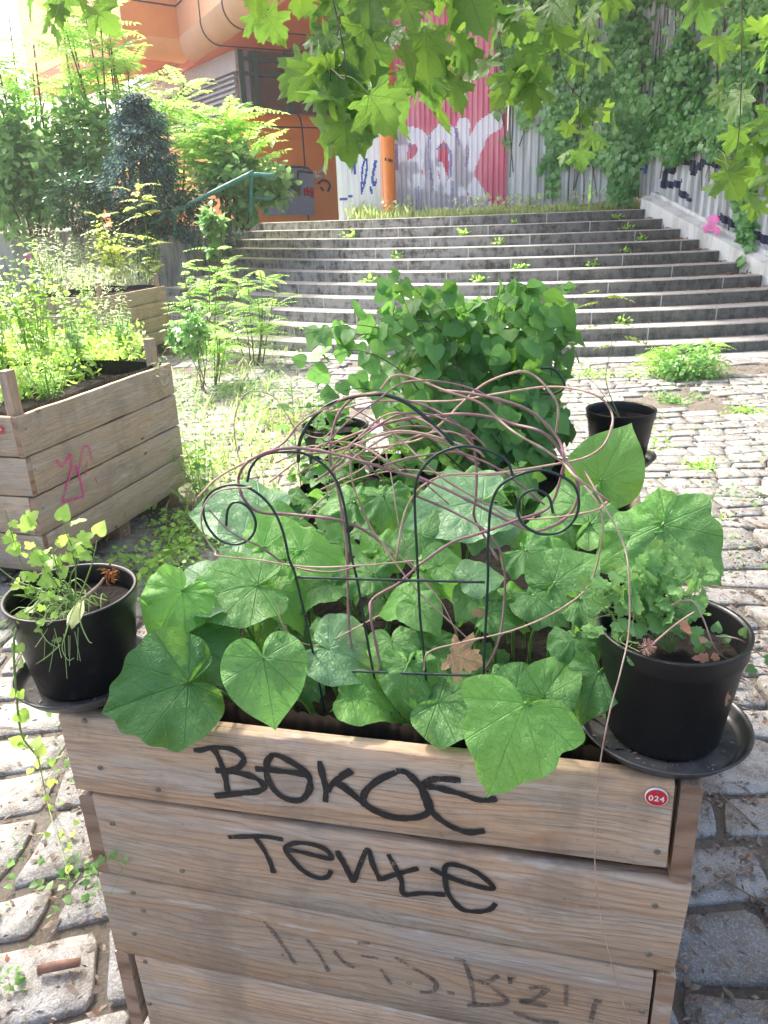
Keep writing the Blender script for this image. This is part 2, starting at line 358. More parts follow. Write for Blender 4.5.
T_KITE = [(np.array([(0, 0, 0), (.22, .4, .05), (0, 1, -.05), (-.22, .4, .05)]), np.array([(0, 1, 2), (0, 2, 3)]), np.zeros((0, 4), int), np.array([(0, 0), (.22, .4), (0, 1), (-.22, .4)]))]
def leaf(mb, T, pos, tip, nrm, size, rnd=None, mat=0, wid=1.0, bend=0.0):
    if isinstance(T, list): T = T[random.randrange(len(T))]
    P, tr, Q, uv = T
    y = unit(tip); z = np.array(nrm, float); z = unit(z - y * (z @ y)); x = np.cross(y, z)
    if rnd is None: rnd = random.random()
    L = P * size
    if bend: L = L.copy(); L[:, 2] -= bend * size * (P[:, 1] ** 2)
    W = np.array(pos) + L[:, :1] * wid * x + L[:, 1:2] * y + L[:, 2:] * z
    A = np.column_stack([uv[:, 0], uv[:, 1], np.full(len(P), rnd)])
    mb.add(W, tris=tr, quads=Q, luv=A, mat=mat)
def rv(s=1.0): return np.array([random.gauss(0, s) for _ in range(3)])
def frond(mb, base, d, L, n, ls, T=T_KITE, droop=.5, mat=0, up=(0, 0, 1), stem=0.0, rnd=None, smat=1):
    """pinnate leaf: rachis from base along d with n leaflet pairs of length ls"""
    d = unit(d); up = np.array(up, float); side = unit(np.cross(d, up) + rv(.15)); P = []
    for i in range(n + 1):
        t = (i + .6) / n; P.append(np.array(base) + d * L * t + np.array([0, 0, -1]) * droop * L * t * t * .5)
    P = [np.array(base, float)] + P
    rnd = random.random() if rnd is None else rnd
    for i in range(2, len(P)):
        t = i / n; ax = unit(P[i] - P[i - 1]); nn = unit(np.cross(side, ax)); nn = nn if nn[2] > 0 else -nn
        s = ls * (1 - .45 * abs(t - .45) * 1.5)
        for sg in (-1, 1):
            leaf(mb, T, P[i], unit(side * sg + ax * .45 + np.array([0, 0, -.25]) + rv(.08)), nn + rv(.15), s, min(1, max(0, rnd + random.uniform(-.2, .2))), mat)
    leaf(mb, T, P[-1], ax, nn, ls * .9, rnd, mat)
    if stem: tube(mb, np.array(P)[::2] if n > 6 else P, stem, stem * .4, 3, 0, smat, False)
CANOPY, CANOPY_GAP = 1500, -.10
# ================================================================ materials
G = {}
G['ground'] = (lambda n: n.fin(n.bsdf(n.mix(n.ss(n.noise(n.pos, 3, 5), .35, .65), n.mix(n.noise(n.pos, 90, 4), (.07, .06, .048), (.22, .19, .16)), n.mix(n.noise(n.pos, 60, 4), (.12, .105, .09), (.28, .25, .22))), .95, n.bump(n.noise(n.pos, 70, 6, .7), .02), .2)))(NT('soil ground'))
def _stone():
    n = NT('granite paving'); f = n.noise(n.pos, 160, 3, .7); g = n.noise(n.pos, 14, 5, .6)
    b = n.mix(n.r, (.20, .20, .20), (.34, .335, .325)); b = n.mix(n.m_('MULTIPLY', n.ss(g, .42, .64), .7), b, (.15, .125, .10))
    b = n.mix(n.m_('MULTIPLY', n.ss(f, .5, .65), .4), b, (.5, .5, .49)); b = n.mix(n.m_('MULTIPLY', n.ss(f, .5, .32), .5), b, (.13, .13, .125))
    return n.fin(n.bsdf(b, .85, n.bump(n.m_('ADD', n.m_('MULTIPLY', f, .35), n.m_('MULTIPLY', g, 1.6)), .012), .3))
G['stone'] = _stone()
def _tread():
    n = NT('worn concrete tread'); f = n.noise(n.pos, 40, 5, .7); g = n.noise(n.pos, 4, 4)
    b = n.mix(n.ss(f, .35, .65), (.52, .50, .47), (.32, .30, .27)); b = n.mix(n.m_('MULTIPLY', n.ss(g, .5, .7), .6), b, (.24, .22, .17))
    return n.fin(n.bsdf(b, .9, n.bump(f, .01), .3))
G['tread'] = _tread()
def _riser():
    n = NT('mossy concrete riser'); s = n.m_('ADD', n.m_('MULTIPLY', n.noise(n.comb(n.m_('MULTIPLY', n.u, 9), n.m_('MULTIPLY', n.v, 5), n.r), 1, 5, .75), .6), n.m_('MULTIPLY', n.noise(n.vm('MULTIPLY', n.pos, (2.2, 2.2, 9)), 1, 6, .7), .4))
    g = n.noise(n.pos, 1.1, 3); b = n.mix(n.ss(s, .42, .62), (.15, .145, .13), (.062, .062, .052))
    lft_light = n.ss(n.u, 9.0, 4.0); b = n.mix(n.m_('MULTIPLY', n.m_('MULTIPLY', lft_light, n.ss(s, .62, .42)), .75), b, (.36, .35, .35))  # left end painted paler, imitating the hazy light over it
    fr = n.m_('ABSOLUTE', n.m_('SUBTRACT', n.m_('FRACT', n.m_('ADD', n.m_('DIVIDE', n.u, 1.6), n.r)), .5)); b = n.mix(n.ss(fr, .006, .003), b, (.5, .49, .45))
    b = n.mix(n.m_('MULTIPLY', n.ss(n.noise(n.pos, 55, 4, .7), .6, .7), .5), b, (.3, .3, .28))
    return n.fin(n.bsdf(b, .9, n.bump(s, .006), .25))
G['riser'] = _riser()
def _conc(name, c1, c2):
    n = NT(name); s = n.noise(n.vm('MULTIPLY', n.pos, (6, 6, .9)), 1, 5, .65); f = n.noise(n.pos, 50, 4)
    b = n.mix(n.ss(s, .42, .66), c1, c2); b = n.mix(n.m_('MULTIPLY', n.ss(f, .55, .7), .3), b, tuple(x * .6 for x in c1))
    return n.fin(n.bsdf(b, .9, n.bump(f, .004), .3))
G['concrete'] = _conc('stained concrete', (.42, .42, .42), (.16, .16, .15))
G['parapet'] = _conc('pale painted concrete', (.72, .72, .71), (.5, .5, .48))
def _metal(name, c1, c2, sc=1.0):
    n = NT(name); s = n.noise(n.vm('MULTIPLY', n.pos, (5, 5, .5)), sc, 5, .6); b = n.mix(n.ss(s, .38, .62), c1, c2)
    return n.fin(n.bsdf(b, .5, None, .5))
G['zinc'] = _metal('weathered corrugated sheet', (.58, .60, .62), (.36, .38, .40))
G['red'] = _metal('magenta corrugated sheet', (.60, .13, .21), (.70, .26, .34))
G['whitewall'] = _metal('white sheet wall', (.85, .85, .88), (.74, .75, .8))
G['spray_white'] = mat_ink('white spray paint', (.84, .82, .90), .93, 30, (.02, .2))
G['spray_lilac'] = mat_ink('lilac spray paint', (.42, .36, .62), .7, 30, (.3, .5))
G['spray_blue'] = mat_ink('blue spray paint', (.04, .10, .42), .95, 30, (.2, .35))
G['spray_black'] = mat_ink('dark blue spray paint', (.02, .025, .07), .95, 30, (.2, .35))
G['spray_pink'] = mat_ink('pink spray paint', (.85, .12, .5), .75, 60, (.25, .5))
G['spray_red'] = mat_ink('red spray paint', (.7, .02, .02), .95, 30, (.2, .35))
G['orange'] = mat_simple('orange facade panel', (.90, .25, .025), .42, .5, 0, 1.5, .12)
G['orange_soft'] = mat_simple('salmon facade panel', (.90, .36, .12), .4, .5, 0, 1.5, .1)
G['pinkish'] = mat_simple('sunlit facade panel', (.88, .48, .28), .4, .5, 0, 1.5, .1)  # facade panel lightened to paint in the sun on this face
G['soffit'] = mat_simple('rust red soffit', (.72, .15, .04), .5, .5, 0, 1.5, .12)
G['frame_green'] = mat_simple('dark green frame paint', (.012, .07, .06), .4)
G['pane'] = mat_simple('glazing with orange reflection', (.16, .07, .05), .12, .6, 0, .8, .4)  # brown tint paints the orange facade's reflection into the glass
G['seam'] = mat_simple('dark seam', (.03, .025, .05), .6)
G['blind'] = mat_simple('pale grey blinds', (.55, .56, .62), .5)
G['bluegrey'] = mat_simple('blue grey panel', (.27, .29, .40), .5)
G['rail'] = mat_simple('green rail paint', (.05, .22, .17), .45)
G['bark'] = mat_simple('bark', (.16, .13, .10), .9, .2, 0, 30, .5, .01)
G['twig'] = mat_simple('green twig', (.16, .17, .06), .7, .3, 0, 40, .3)
G['stemgreen'] = mat_simple('green stem', (.22, .33, .09), .55, .4, 0, 40, .25)
G['grass'] = mat_leaf('dry grass', (.24, .36, .10), (.48, .52, .26), .4, None, .6)
G['lv_bright'] = mat_leaf('bright pinnate leaf', (.20, .38, .07), (.34, .52, .13), .5)
G['lv_mid'] = mat_leaf('mid green leaf', (.11, .25, .07), (.22, .38, .13), .42)
G['lv_yellow'] = mat_leaf('yellow green leaf', (.36, .46, .09), (.52, .58, .18), .45)
G['lv_yew'] = mat_leaf('blue green needle', (.018, .085, .075), (.055, .16, .14), .12, None, .75)
G['lv_dark'] = mat_leaf('dark conifer needle', (.03, .09, .04), (.06, .15, .06), .2)
G['lv_ivy'] = mat_leaf('climber leaf', (.09, .27, .07), (.28, .50, .20), .36, None, .32, None, .002, None, .8)
G['lv_pale'] = mat_leaf('pale weed leaf', (.34, .44, .20), (.55, .62, .38), .4)
G['lv_plane'] = mat_leaf('plane tree leaf', (.035, .12, .035), (.13, .26, .05), .40, (.36, .60, .06), .4, 'plane', .004)
G['flower'] = mat_simple('pink petal', (.8, .2, .4), .6)
G['blueplastic'] = mat_simple('blue plastic', (.02, .25, .6), .4)
G['deadleaf'] = mat_simple('dead leaf litter', (.30, .14, .08), .85, .2, 0, 60, .5)
G['litter'] = mat_simple('wood litter', (.30, .24, .19), .9, .2, 0, 25, .6)
# ================================================================ stairs
SC, R1, TD, RH, NS = np.array([3.74, 18.67]), 9.54, 0.403, 0.15, 11
AT_ = -.85
def circ(k, ang):                      # ang 0 = nearest the viewer; beyond AT_ the steps run on straight to the left
    r = R1 - (k - 1) * TD; a = max(ang, AT_); p = SC + r * np.array([math.sin(a), -math.cos(a)])
    return p + np.array([-math.cos(a), -math.sin(a)]) * (a - ang) * 6
def ang_at_px(k, u):
    best = None
    for a in np.linspace(-2.4, 1.2, 1800):
        p = circ(k, a); q = to_px((*p, k * RH))
        if best is None or abs(q[0] - u) < best[0]: best = (abs(q[0] - u), a)
    return best[1]
ends = np.array([circ(k, ang_at_px(k, u)) for k, u in ((11, 644), (10, 662), (9, 681), (8, 700), (7, 720), (6, 740), (5, 762))])
ec = ends.mean(0); RD = np.linalg.svd(ends - ec)[2][0]; RD = RD if RD[1] < 0 else -RD                 # line of the right-hand wall, towards the viewer
RP = ec + RD * ((ends[0] - ec) @ RD)
RN = np.array([RD[1], -RD[0]]); RN = RN if RN[0] > 0 else -RN
def right_ang(k):
    for a in np.linspace(0, 1.3, 2000):
        if (circ(k, a) - RP) @ RN > 0: return a
    return 1.3
stairs = root('stone_stairs', (*circ(1, 0), 0), 'wide flight of curved dark concrete steps behind the planters', 'stairs')
lastL = {11: 262, 10: 241, 9: 226, 8: 226, 7: 197, 6: 195, 5: 180, 4: 165, 3: 150, 2: 130, 1: 110}
for k in range(1, NS + 1):
    a0, a1 = ang_at_px(k, lastL[k]), right_ang(k); r = R1 - (k - 1) * TD; n = 170
    mb = MB(); aa = np.linspace(a0, a1, n); jit = [.010 * noise.noise((a * r * 1.2, k * 3.1, 0)) + .010 * noise.noise((a * r * 7, k * 3.1, 4)) for a in aa]
    def ringp(rad, z):
        o = []
        for a, j in zip(aa, jit):
            b = max(a, AT_); q = SC + (rad + j) * np.array([math.sin(b), -math.cos(b)]) + np.array([-math.cos(b), -math.sin(b)]) * (b - a) * 6; o.append((*q, z))
        return np.array(o)
    arc = aa * r + 8
    def sheet(A, B, mat, ua, ub):
        V = np.vstack([A, B]); U = np.vstack([np.column_stack([arc, np.full(n, ua), np.full(n, k * .37)]), np.column_stack([arc, np.full(n, ub), np.full(n, k * .37)])])
        mb.add(V, quads=grid(n, 2), luv=U, mat=mat)
    z0, z1 = (k - 1) * RH - (.02 if k > 1 else .1), k * RH; dz = .006
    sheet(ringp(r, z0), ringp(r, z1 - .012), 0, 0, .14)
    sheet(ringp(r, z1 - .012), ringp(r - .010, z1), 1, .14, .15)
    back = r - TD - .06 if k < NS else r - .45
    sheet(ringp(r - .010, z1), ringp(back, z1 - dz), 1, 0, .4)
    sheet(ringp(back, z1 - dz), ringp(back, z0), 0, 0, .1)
    for i in (0, n - 1):
        e = [ringp(r, z0)[i], ringp(r, z1 - .012)[i], ringp(r - .01, z1)[i], ringp(back, z1 - dz)[i], ringp(back, z0)[i]]
        mb.add(e, tris=[(0, 1, 2), (0, 2, 3), (0, 3, 4)], luv=[(i, .1, k)] * 5, mat=0)
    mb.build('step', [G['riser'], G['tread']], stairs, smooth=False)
mb = MB()                                                                 # flat kerb slab in front of the lowest step
aa = np.linspace(AT_, right_ang(1) + .1, 90)
for rr0, rr1, zz in ((R1 - .02, R1 + .36, .022),):
    V = [(SC[0] + rr * math.sin(a), SC[1] - rr * math.cos(a), zz) for rr in (rr1, rr0) for a in aa]; mb.add(V, quads=grid(90, 2)[:, ::-1], luv=[(a * 9, 0, .3) for _ in (0, 1) for a in aa])
    V = [(SC[0] + rr1 * math.sin(a), SC[1] - rr1 * math.cos(a), z) for z in (zz, -.05) for a in aa]; mb.add(V, quads=grid(90, 2), luv=(0, 0, 0))
mb.build('kerb', G['tread'], kind='structure')
# ================================================================ ground and upper terrace
ZT = 1.65
mb = MB(); nx = 90; gx = np.concatenate([np.linspace(-60, -8, 12), np.linspace(-7, 8, nx), np.linspace(9, 60, 12)]); gy = np.concatenate([np.linspace(-20, .2, 8), np.linspace(.4, 12.5, 90), np.linspace(14, 120, 12)])
X, Y = np.meshgrid(gx, gy); Z = np.array([.018 * noise.noise((x * 1.3, y * 1.3, 0)) - .012 for x, y in zip(X.ravel(), Y.ravel())]) + .019
mb.add(np.column_stack([X.ravel(), Y.ravel(), Z]), quads=grid(len(gx), len(gy))); mb.build('ground', G['ground'], kind='structure')
WL = [on_z(30, 226, ZT)]
p6_, p11_ = circ(6, ang_at_px(6, 195)), circ(11, ang_at_px(11, 262)); WB = p6_ + np.array([-.02, .0]); WA = WB + np.array([-5.6, .5])                    # front line of the left retaining wall
mb = MB(); arcp = [circ(11, a) for a in np.linspace(ang_at_px(11, 262), right_ang(11), 40)]
nL = np.array([-math.sin(AT_), math.cos(AT_)]); inner = [p + (nL if (p - SC)[0] < -5.49 * .75 else unit(SC - p)) * .40 for p in arcp]
poly = [(-60, WA[1] + .2), (WA[0], WA[1] + .2), (WB[0] - .1, WB[1] + .2), (p11_[0] - .1, p11_[1] + .1)] + [tuple(p) for p in inner] + [(5.2, 12.3), (9, 5), (60, 5)]
top = [(x, 120.0) for x, _ in poly]
V = [(x, y, ZT - .012) for x, y in poly] + [(x, y, ZT - .012) for x, y in top]; mb.add(V, quads=grid(len(poly), 2))
mb.build('upper_terrace', G['ground'], kind='structure', smooth=False)
def wallbox(name, a, b, th, z0, z1, mat, label, cat, z0b=None, z1b=None, parent=None, luvs=1.0, group=None):
    """vertical wall from a to b, thickness th to the right of a->b"""
    a = np.array(a, float); b = np.array(b, float); d = unit(b - a); nn = np.array([d[1], -d[0]]) * th
    z0b = z0 if z0b is None else z0b; z1b = z1 if z1b is None else z1b; mb = MB()
    c = [(*a, z1), (*b, z1b), (*b, z0b), (*a, z0), (*(a + nn), z1), (*(b + nn), z1b), (*(b + nn), z0b), (*(a + nn), z0)]
    hexa(mb, c); return mb.build(name, mat, parent, smooth=False, label=label, cat=cat, group=group)
wallbox('retaining_wall', WB, WA, .25, 0, ZT - .02, G['concrete'], 'stained grey retaining wall left of the steps below the shrubs', 'wall')
pc = circ(9, ang_at_px(9, 222)); wallbox('concrete_pier', pc + [.30, -.10], pc + [-.12, .08], .25, .6, ZT + .10, G['concrete'], 'streaked concrete pier at the left end of the steps', 'pier')
wallbox('side_wall', p11_ + [-.03, .05], WB + [-.03, .03], -.22 if False else .22, 0, ZT - .03, G['concrete'], 'low concrete cheek wall closing the left end of the steps', 'wall')
# right parapet: sloping with the steps
def rpt(t, off): return RP + RD * t + RN * off
slope = .90 / abs((ends[-1] - RP) @ RD)
t0, t1 = -.12, 5.6
para = root('parapet', (*rpt(2, .02), 0), 'pale sloping concrete parapet along the right end of the steps', 'parapet')
mb = MB(); N = 24; ts = np.linspace(t0, t1, N)
def ptop(t): return ZT - slope * max(t, -.05) + .14
prof = [(.012, lambda t: -.2), (.012, lambda t: ptop(t)), (.20, lambda t: ptop(t) + .05), (.20, lambda t: ptop(t) + .10), (.42, lambda t: ptop(t) + .10), (.42, lambda t: -.2)]
V = [(*rpt(t, o), f(t)) for o, f in prof for t in ts]; mb.add(V, quads=grid(N, len(prof))[:, ::-1])
for i in (0, N - 1): mb.add([V[j * N + i] for j in range(len(prof))], tris=[(0, 1, 2), (0, 2, 3), (0, 3, 4), (0, 4, 5)])
mb.build('coping', G['parapet'], para, smooth=False)
# ================================================================ corrugated walls
def corr(name, a, b, zf, z1, pitch, depth, mat, label, cat, strokes=(), rows=40, flip=1, zt=None):
    """strokes: list of (material, width_m, [pixel points])"""
    a = np.array(a, float); b = np.array(b, float); L = np.linalg.norm(b - a); d = (b - a) / L; nn = np.array([d[1], -d[0]]) * flip
    r = root(name, (*((a + b) / 2), zf(L / 2)), label, cat); prr = [(0, 0), (.17, 0), (.34, 0), (.5, 1), (.67, 1), (.84, 1)]
    ss_ = []; dd = []
    for i in range(int(L / pitch) + 1):
        for f, g in prr:
            if (i + f) * pitch <= L: ss_.append((i + f) * pitch); dd.append(g * depth)
    ss_.append(L); dd.append(0); ss_ = np.array(ss_); dd = np.array(dd); n = len(ss_); zz = np.linspace(0, 1, rows + 1)
    V = []
    for q in zz:
        for s, e in zip(ss_, dd):
            p = a + d * s + nn * e; zb = zf(s); V.append((*p, zb + (z1 - zb) * q))
    V = np.array(V); Q = grid(n, rows + 1); mb = MB(); U = np.column_stack([np.tile(ss_, rows + 1), V[:, 2], np.zeros(len(V))])
    mb.add(V, quads=Q, luv=U); mb.build('sheet', mat, r, smooth=False)
    n3 = np.array([nn[0], nn[1], 0]); a3 = np.array([*a, 0]); cen = V[Q].mean(1); cs = (cen - a3) @ np.array([*d, 0]); cz = cen[:, 2]
    for ink, w, pts in strokes:
        pp = catmull([on_plane(u, v, a3, n3) for u, v in pts], 8); ps = (pp - a3) @ np.array([*d, 0]); pz = pp[:, 2]
        dist = np.full(len(cs), 9.0)
        for i in range(len(ps) - 1):
            ex, ez = ps[i + 1] - ps[i], pz[i + 1] - pz[i]; t = np.clip(((cs - ps[i]) * ex + (cz - pz[i]) * ez) / (ex * ex + ez * ez + 1e-9), 0, 1)
            dist = np.minimum(dist, np.hypot(cs - ps[i] - t * ex, cz - pz[i] - t * ez))
        sel = Q[dist < w / 2]
        if len(sel):
            m2 = MB(); ids, inv = np.unique(sel.ravel(), return_inverse=True); off = n3 * (.004 if ink != 'spray_lilac' else .0055)
            m2.add(V[ids] + off, quads=inv.reshape(-1, 4), luv=U[ids]); m2.build('graffiti', G[ink], r, smooth=False)
    return r
def Zp(pts, ox, oy, s): return [(ox + x / s, oy + y / s) for x, y in pts]
Z6 = lambda p: Zp(p, 385, 110, 5.91)
cR, cL = on_y(506, 200, 14.6)[:2], on_y(396, 200, 15.6)[:2]
WW = .27
rok = [('spray_white', WW, Z6([(95, 170), (95, 350), (105, 590)])), ('spray_white', WW, Z6([(100, 160), (190, 155), (235, 230), (195, 320), (115, 350)])), ('spray_white', WW, Z6([(160, 350), (205, 450), (225, 590)])),
       ('spray_white', WW, Z6([(340, 130), (285, 200), (275, 350), (310, 480), (370, 500), (420, 380), (415, 210), (375, 140), (340, 130)])),
       ('spray_white', WW, Z6([(465, 95), (450, 300), (440, 590)])), ('spray_white', WW * 1.15, Z6([(470, 400), (520, 250), (580, 120), (650, 70)])), ('spray_white', WW, Z6([(480, 400), (540, 480), (590, 600)])),
       ('spray_white', WW, Z6([(130, 420), (125, 500), (300, 560), (500, 560), (590, 580)])), ('spray_white', WW * .8, Z6([(260, 330), (270, 560), (340, 590), (420, 540)])), ('spray_white', .12, Z6([(330, 330), (350, 400), (330, 480)])),
       ('spray_white', .30, Z6([(110, 560), (330, 580), (580, 600)])), ('spray_white', .26, Z6([(140, 500), (350, 540), (560, 560)])), ('spray_lilac', .05, Z6([(70, 210), (75, 350)])), ('spray_lilac', .04, Z6([(265, 150), (262, 300), (290, 480)])), ('spray_lilac', .04, Z6([(500, 230), (480, 330)])), ('spray_lilac', .045, Z6([(200, 450), (205, 590)])), ('spray_lilac', .04, Z6([(100, 570), (160, 560)])), ('spray_lilac', .05, Z6([(310, 230), (350, 210), (390, 260), (385, 400)])),
       ('spray_lilac', .045, Z6([(400, 420), (405, 560)])), ('spray_lilac', .04, Z6([(150, 200), (165, 250)])), ('spray_blue', .07, Z6([(312, 300), (318, 330)])), ('spray_lilac', .05, Z6([(420, 110), (440, 200)]))]
corr('corrugated_wall', cR, cL, lambda s: ZT - .05, 6.6, .10, .035, G['red'], 'magenta corrugated wall sprayed with big white letters ROK', 'wall', rok, 170, -1)
ZB = lambda p: Zp(p, 560, 90, 3.69)
cc = rpt(t0, .26)
corr('metal_fence', cc, cR + [.02, 0], lambda s: ZT + .22 - .1 * min(1, s), 6.4, .135, .04, G['zinc'], 'tall grey corrugated metal fence at the back, half covered with climber', 'fence',
     [('spray_blue', .1, ZB([(290, 265), (292, 290)])), ('spray_blue', .1, ZB([(313, 270), (316, 290)]))], 70, -1)
corr('metal_fence', rpt(t1, .26), rpt(t0 + .02, .26), lambda s: ptop(t1 - s) + .098, 6.4, .15, .045, G['zinc'], 'corrugated metal fence with dark spray marks standing on the sloping parapet', 'fence',
     [('spray_black', .10, ZB([(395, 305), (430, 293)])), ('spray_black', .10, ZB([(385, 350), (405, 345), (440, 350), (450, 340)])), ('spray_black', .10, ZB([(400, 310), (385, 345)])), ('spray_pink', .16, ZB([(433, 205), (432, 235)])),
      ('spray_black', .11, ZB([(455, 262), (490, 268), (500, 300), (540, 265), (600, 285)])), ('spray_black', .10, ZB([(445, 380), (480, 402)])), ('spray_black', .10, ZB([(530, 185), (590, 200)])),
      ('spray_black', .13, ZB([(598, 470), (640, 495), (665, 495)])), ('spray_black', .13, ZB([(660, 450), (690, 440)])), ('spray_black', .13, ZB([(725, 535), (768, 560)])), ('spray_black', .1, ZB([(650, 380), (680, 390)]))], 90, -1)
# pink paint on the parapet top
mb = MB()
for u, v, s in ((713, 222, .11), (706, 229, .06), (717, 231, .06), (711, 226, .07)):
    p = on_plane(u, v, [*rpt(0, .01), 0], np.array([*RN, 0])); d3 = np.array([*RD, 0]); V = [p - .006 * np.array([*RN, 0]) + d3 * s * math.cos(a) * (1 + .3 * math.sin(3 * a)) + CZ * s * math.sin(a) for a in np.linspace(0, 6.28, 14)[:-1]]
    mb.add(V, tris=[(0, i, i + 1) for i in range(1, 12)])
mb.build('graffiti', G['spray_pink'], para)
# white sheet wall and orange column left of the red wall
w0, w1 = on_y(384, 200, 15.6)[:2], on_y(338, 200, 15.9)[:2]
Z7 = lambda p: Zp(p, 330, 130, 10.97)
blue = [('spray_blue', .05, Z7([(110, 190), (200, 125), (300, 80)])), ('spray_blue', .06, Z7([(205, 275), (215, 222), (290, 230), (275, 350), (275, 480)])), ('spray_blue', .06, Z7([(300, 180), (380, 140)])), ('spray_blue', .04, Z7([(390, 320), (358, 430), (345, 690)])),
        ('spray_blue', .04, Z7([(400, 325), (402, 450), (362, 660)])), ('spray_blue', .05, Z7([(500, 350), (470, 520), (480, 600), (510, 560)])), ('spray_blue', .04, Z7([(440, 620), (465, 700)])), ('spray_blue', .04, Z7([(110, 770), (240, 730)])), ('spray_pink', .12, Z7([(200, 20), (290, 60)]))]
corr('sheet_wall', w0, w1, lambda s: ZT - .05, 5.6, .11, .012, G['whitewall'], 'white wall section with blue outline graffiti beside the orange column', 'wall', blue, 90, -1)
mb = MB(); c0 = on_y(389.5, 200, 15.45); tube(mb, [(c0[0], c0[1] + .05, ZT - .05), (c0[0], c0[1] + .05, 3.6), (c0[0], c0[1] + .05, 6.6)], .125, None, 20)
col = mb.build('column', G['orange'], None, label='round orange column between the white wall and magenta wall', cat='column')
mb = MB()
for i in range(5):
    q = on_y(385.5 + i * 1.6, 159.5 + .4 * i, 15.45); 
    if i in (0, 2, 3, 4): box(mb, (q[0] - .012, q[1] - .09 - .0, q[2] - .022), (q[0] + .012, q[1] - .075, q[2] + .022))
mb.build('marking', G['seam'], col)
# ================================================================ orange building
ZS = 6.0
P0, P1, P2 = on_z(182, 60, ZS)[:2], on_z(262, 0, ZS)[:2], on_z(122, 54, ZS)[:2]
D1, D2 = unit(P1 - P0), unit(P2 - P0)
Wc, We = on_z(237, 49, ZS)[:2], on_z(322, 55, ZS)[:2]; DW = unit(We - Wc)
bld = root('office_building', (*Wc, ZT), 'orange office building with rounded panels, dark window band and jutting upper floor', 'building')
def prism(poly, z0, z1):
    mb = MB(); n = len(poly); V = [(x, y, z0) for x, y in poly] + [(x, y, z1) for x, y in poly]
    for i in range(n):
        j = (i + 1) % n; mb.add([V[i], V[j], V[n + j], V[n + i]], quads=[(0, 1, 2, 3)])
    for o in (0, n): mb.add(V[o:o + n], tris=[(0, i, i + 1) for i in range(1, n - 1)])
    return mb
far1 = P0 + D1 * 22; BW = 16
prism([P0 - D1 * 6, far1, far1 + DW * BW, P0 - D1 * 6 + DW * BW], ZS + .5, 14).build('upper_storey', G['pinkish'], bld, smooth=False)
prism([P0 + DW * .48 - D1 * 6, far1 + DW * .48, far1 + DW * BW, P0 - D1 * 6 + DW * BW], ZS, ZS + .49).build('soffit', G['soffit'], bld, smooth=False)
mb = MB(); tube(mb, [(*(P0 + DW * .49 - D1 * .2), ZS + .5), (*(far1 + DW * .49), ZS + .5)], .495, None, 32); mb.build('rounded_edge', G['pinkish'], bld)
ND = np.array([D2[1], -D2[0]]); ND = ND if ND[1] > 0 else -ND
LW = np.linalg.norm(on_z(127, 54, ZS)[:2] - P0)
prism([P0 - D2 * .1, P0 + D2 * LW, P0 + D2 * LW + ND * 8, P0 - D2 * .1 + ND * 8], ZS + .5, 14).build('left_wing', G['orange_soft'], bld, smooth=False)
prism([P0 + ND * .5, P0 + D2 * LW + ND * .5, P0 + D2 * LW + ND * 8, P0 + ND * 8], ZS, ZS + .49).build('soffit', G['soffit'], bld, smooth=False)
mb = MB(); tube(mb, [(*(P0 + ND * .49 - D2 * .3), ZS + .5), (*(P0 + D2 * LW + ND * .49), ZS + .5)], .49, None, 24); mb.build('rounded_edge', G['orange_soft'], bld)
# seams round the rounded edge and across the soffit
mb = MB(); NW = -DW
for s in (2.2, 4.1, 6.0, 8.0, 10.0):
    c = P0 + D1 * s; pts = [(*(c - DW * .006), 13.5), (*(c - DW * .006), ZS + .6)] + [(*(c + DW * (.49 - .505 * math.sin(a))), ZS + .5 - .505 * math.cos(a)) for a in np.linspace(1.57, 0, 10)] + [(*(c + DW * 12), ZS - .006)]
    tube(mb, pts, .02, None, 5)
for zz in (ZS + 1.3,):
    tube(mb, [(*(P0 - DW * .01), zz), (*(far1 - DW * .01), zz)], .02, None, 5); tube(mb, [(*(P0 - ND * .01), zz), (*(P0 + D2 * LW - ND * .01), zz)], .02, None, 5)
tube(mb, [(*(P0 + DW * 2.4 - D1 * 2), ZS - .005), (*(far1 + DW * 2.4), ZS - .005)], .02, None, 5)
tube(mb, [(*(P0 + D2 * 2.1 - ND * .012), 13.5), (*(P0 + D2 * 2.1 - ND * .012), ZS + .8)], .035, None, 5); mb.build('panel_seam', G['seam'], bld)
hexw = MB(); q = P0 + D1 * 2.6 - DW * .03; box(hexw, (0, 0, 0), (2.4, .02, 1.5), M=lambda x, y, z: np.array([*(q + D1 * x + DW * y), ZS + 2.25 + z])); hexw.build('window', G['bluegrey'], bld, smooth=False)
# window band
zsl = on_plane(237, 113, [*Wc, 0], np.array([-DW[1], DW[0], 0]))[2]
NWn = np.array([DW[1], -DW[0]]); NWn = NWn if NWn[1] < 0 else -NWn                # towards the viewer
SB = unit(on_z(160, 84, ZS)[:2] - Wc)
def wbox(mb, s0, s1, d0, d1, z0, z1, o=Wc, D=DW, N=None):
    N = NWn if N is None else N
    c = [(*(o + D * s + N * d), z) for d in (d1, d0) for s, z in ((s0, z1), (s1, z1), (s1, z0), (s0, z0))]; hexa(mb, c)
mb = MB(); wbox(mb, -.0, 9, -.3, -.12, zsl, ZS - .002); wn_ = mb.build('window', G['pane'], bld, smooth=False)
mb = MB(); mpp = pxm([*Wc, 4.5]) / max(.3, abs(DW @ RIGHT[:2]))
for s in (0, 13 * mpp, 43 * mpp, 75 * mpp, 110 * mpp): wbox(mb, s, s + .16, -.118, 0, zsl, ZS - .004)
for z in (ZS - .16, ZS - .004 - (ZS - zsl) * .33, zsl + .02): wbox(mb, .005, 9, -.117, -.01, z - .10, z)
mb.build('frame', G['frame_green'], wn_, smooth=False)
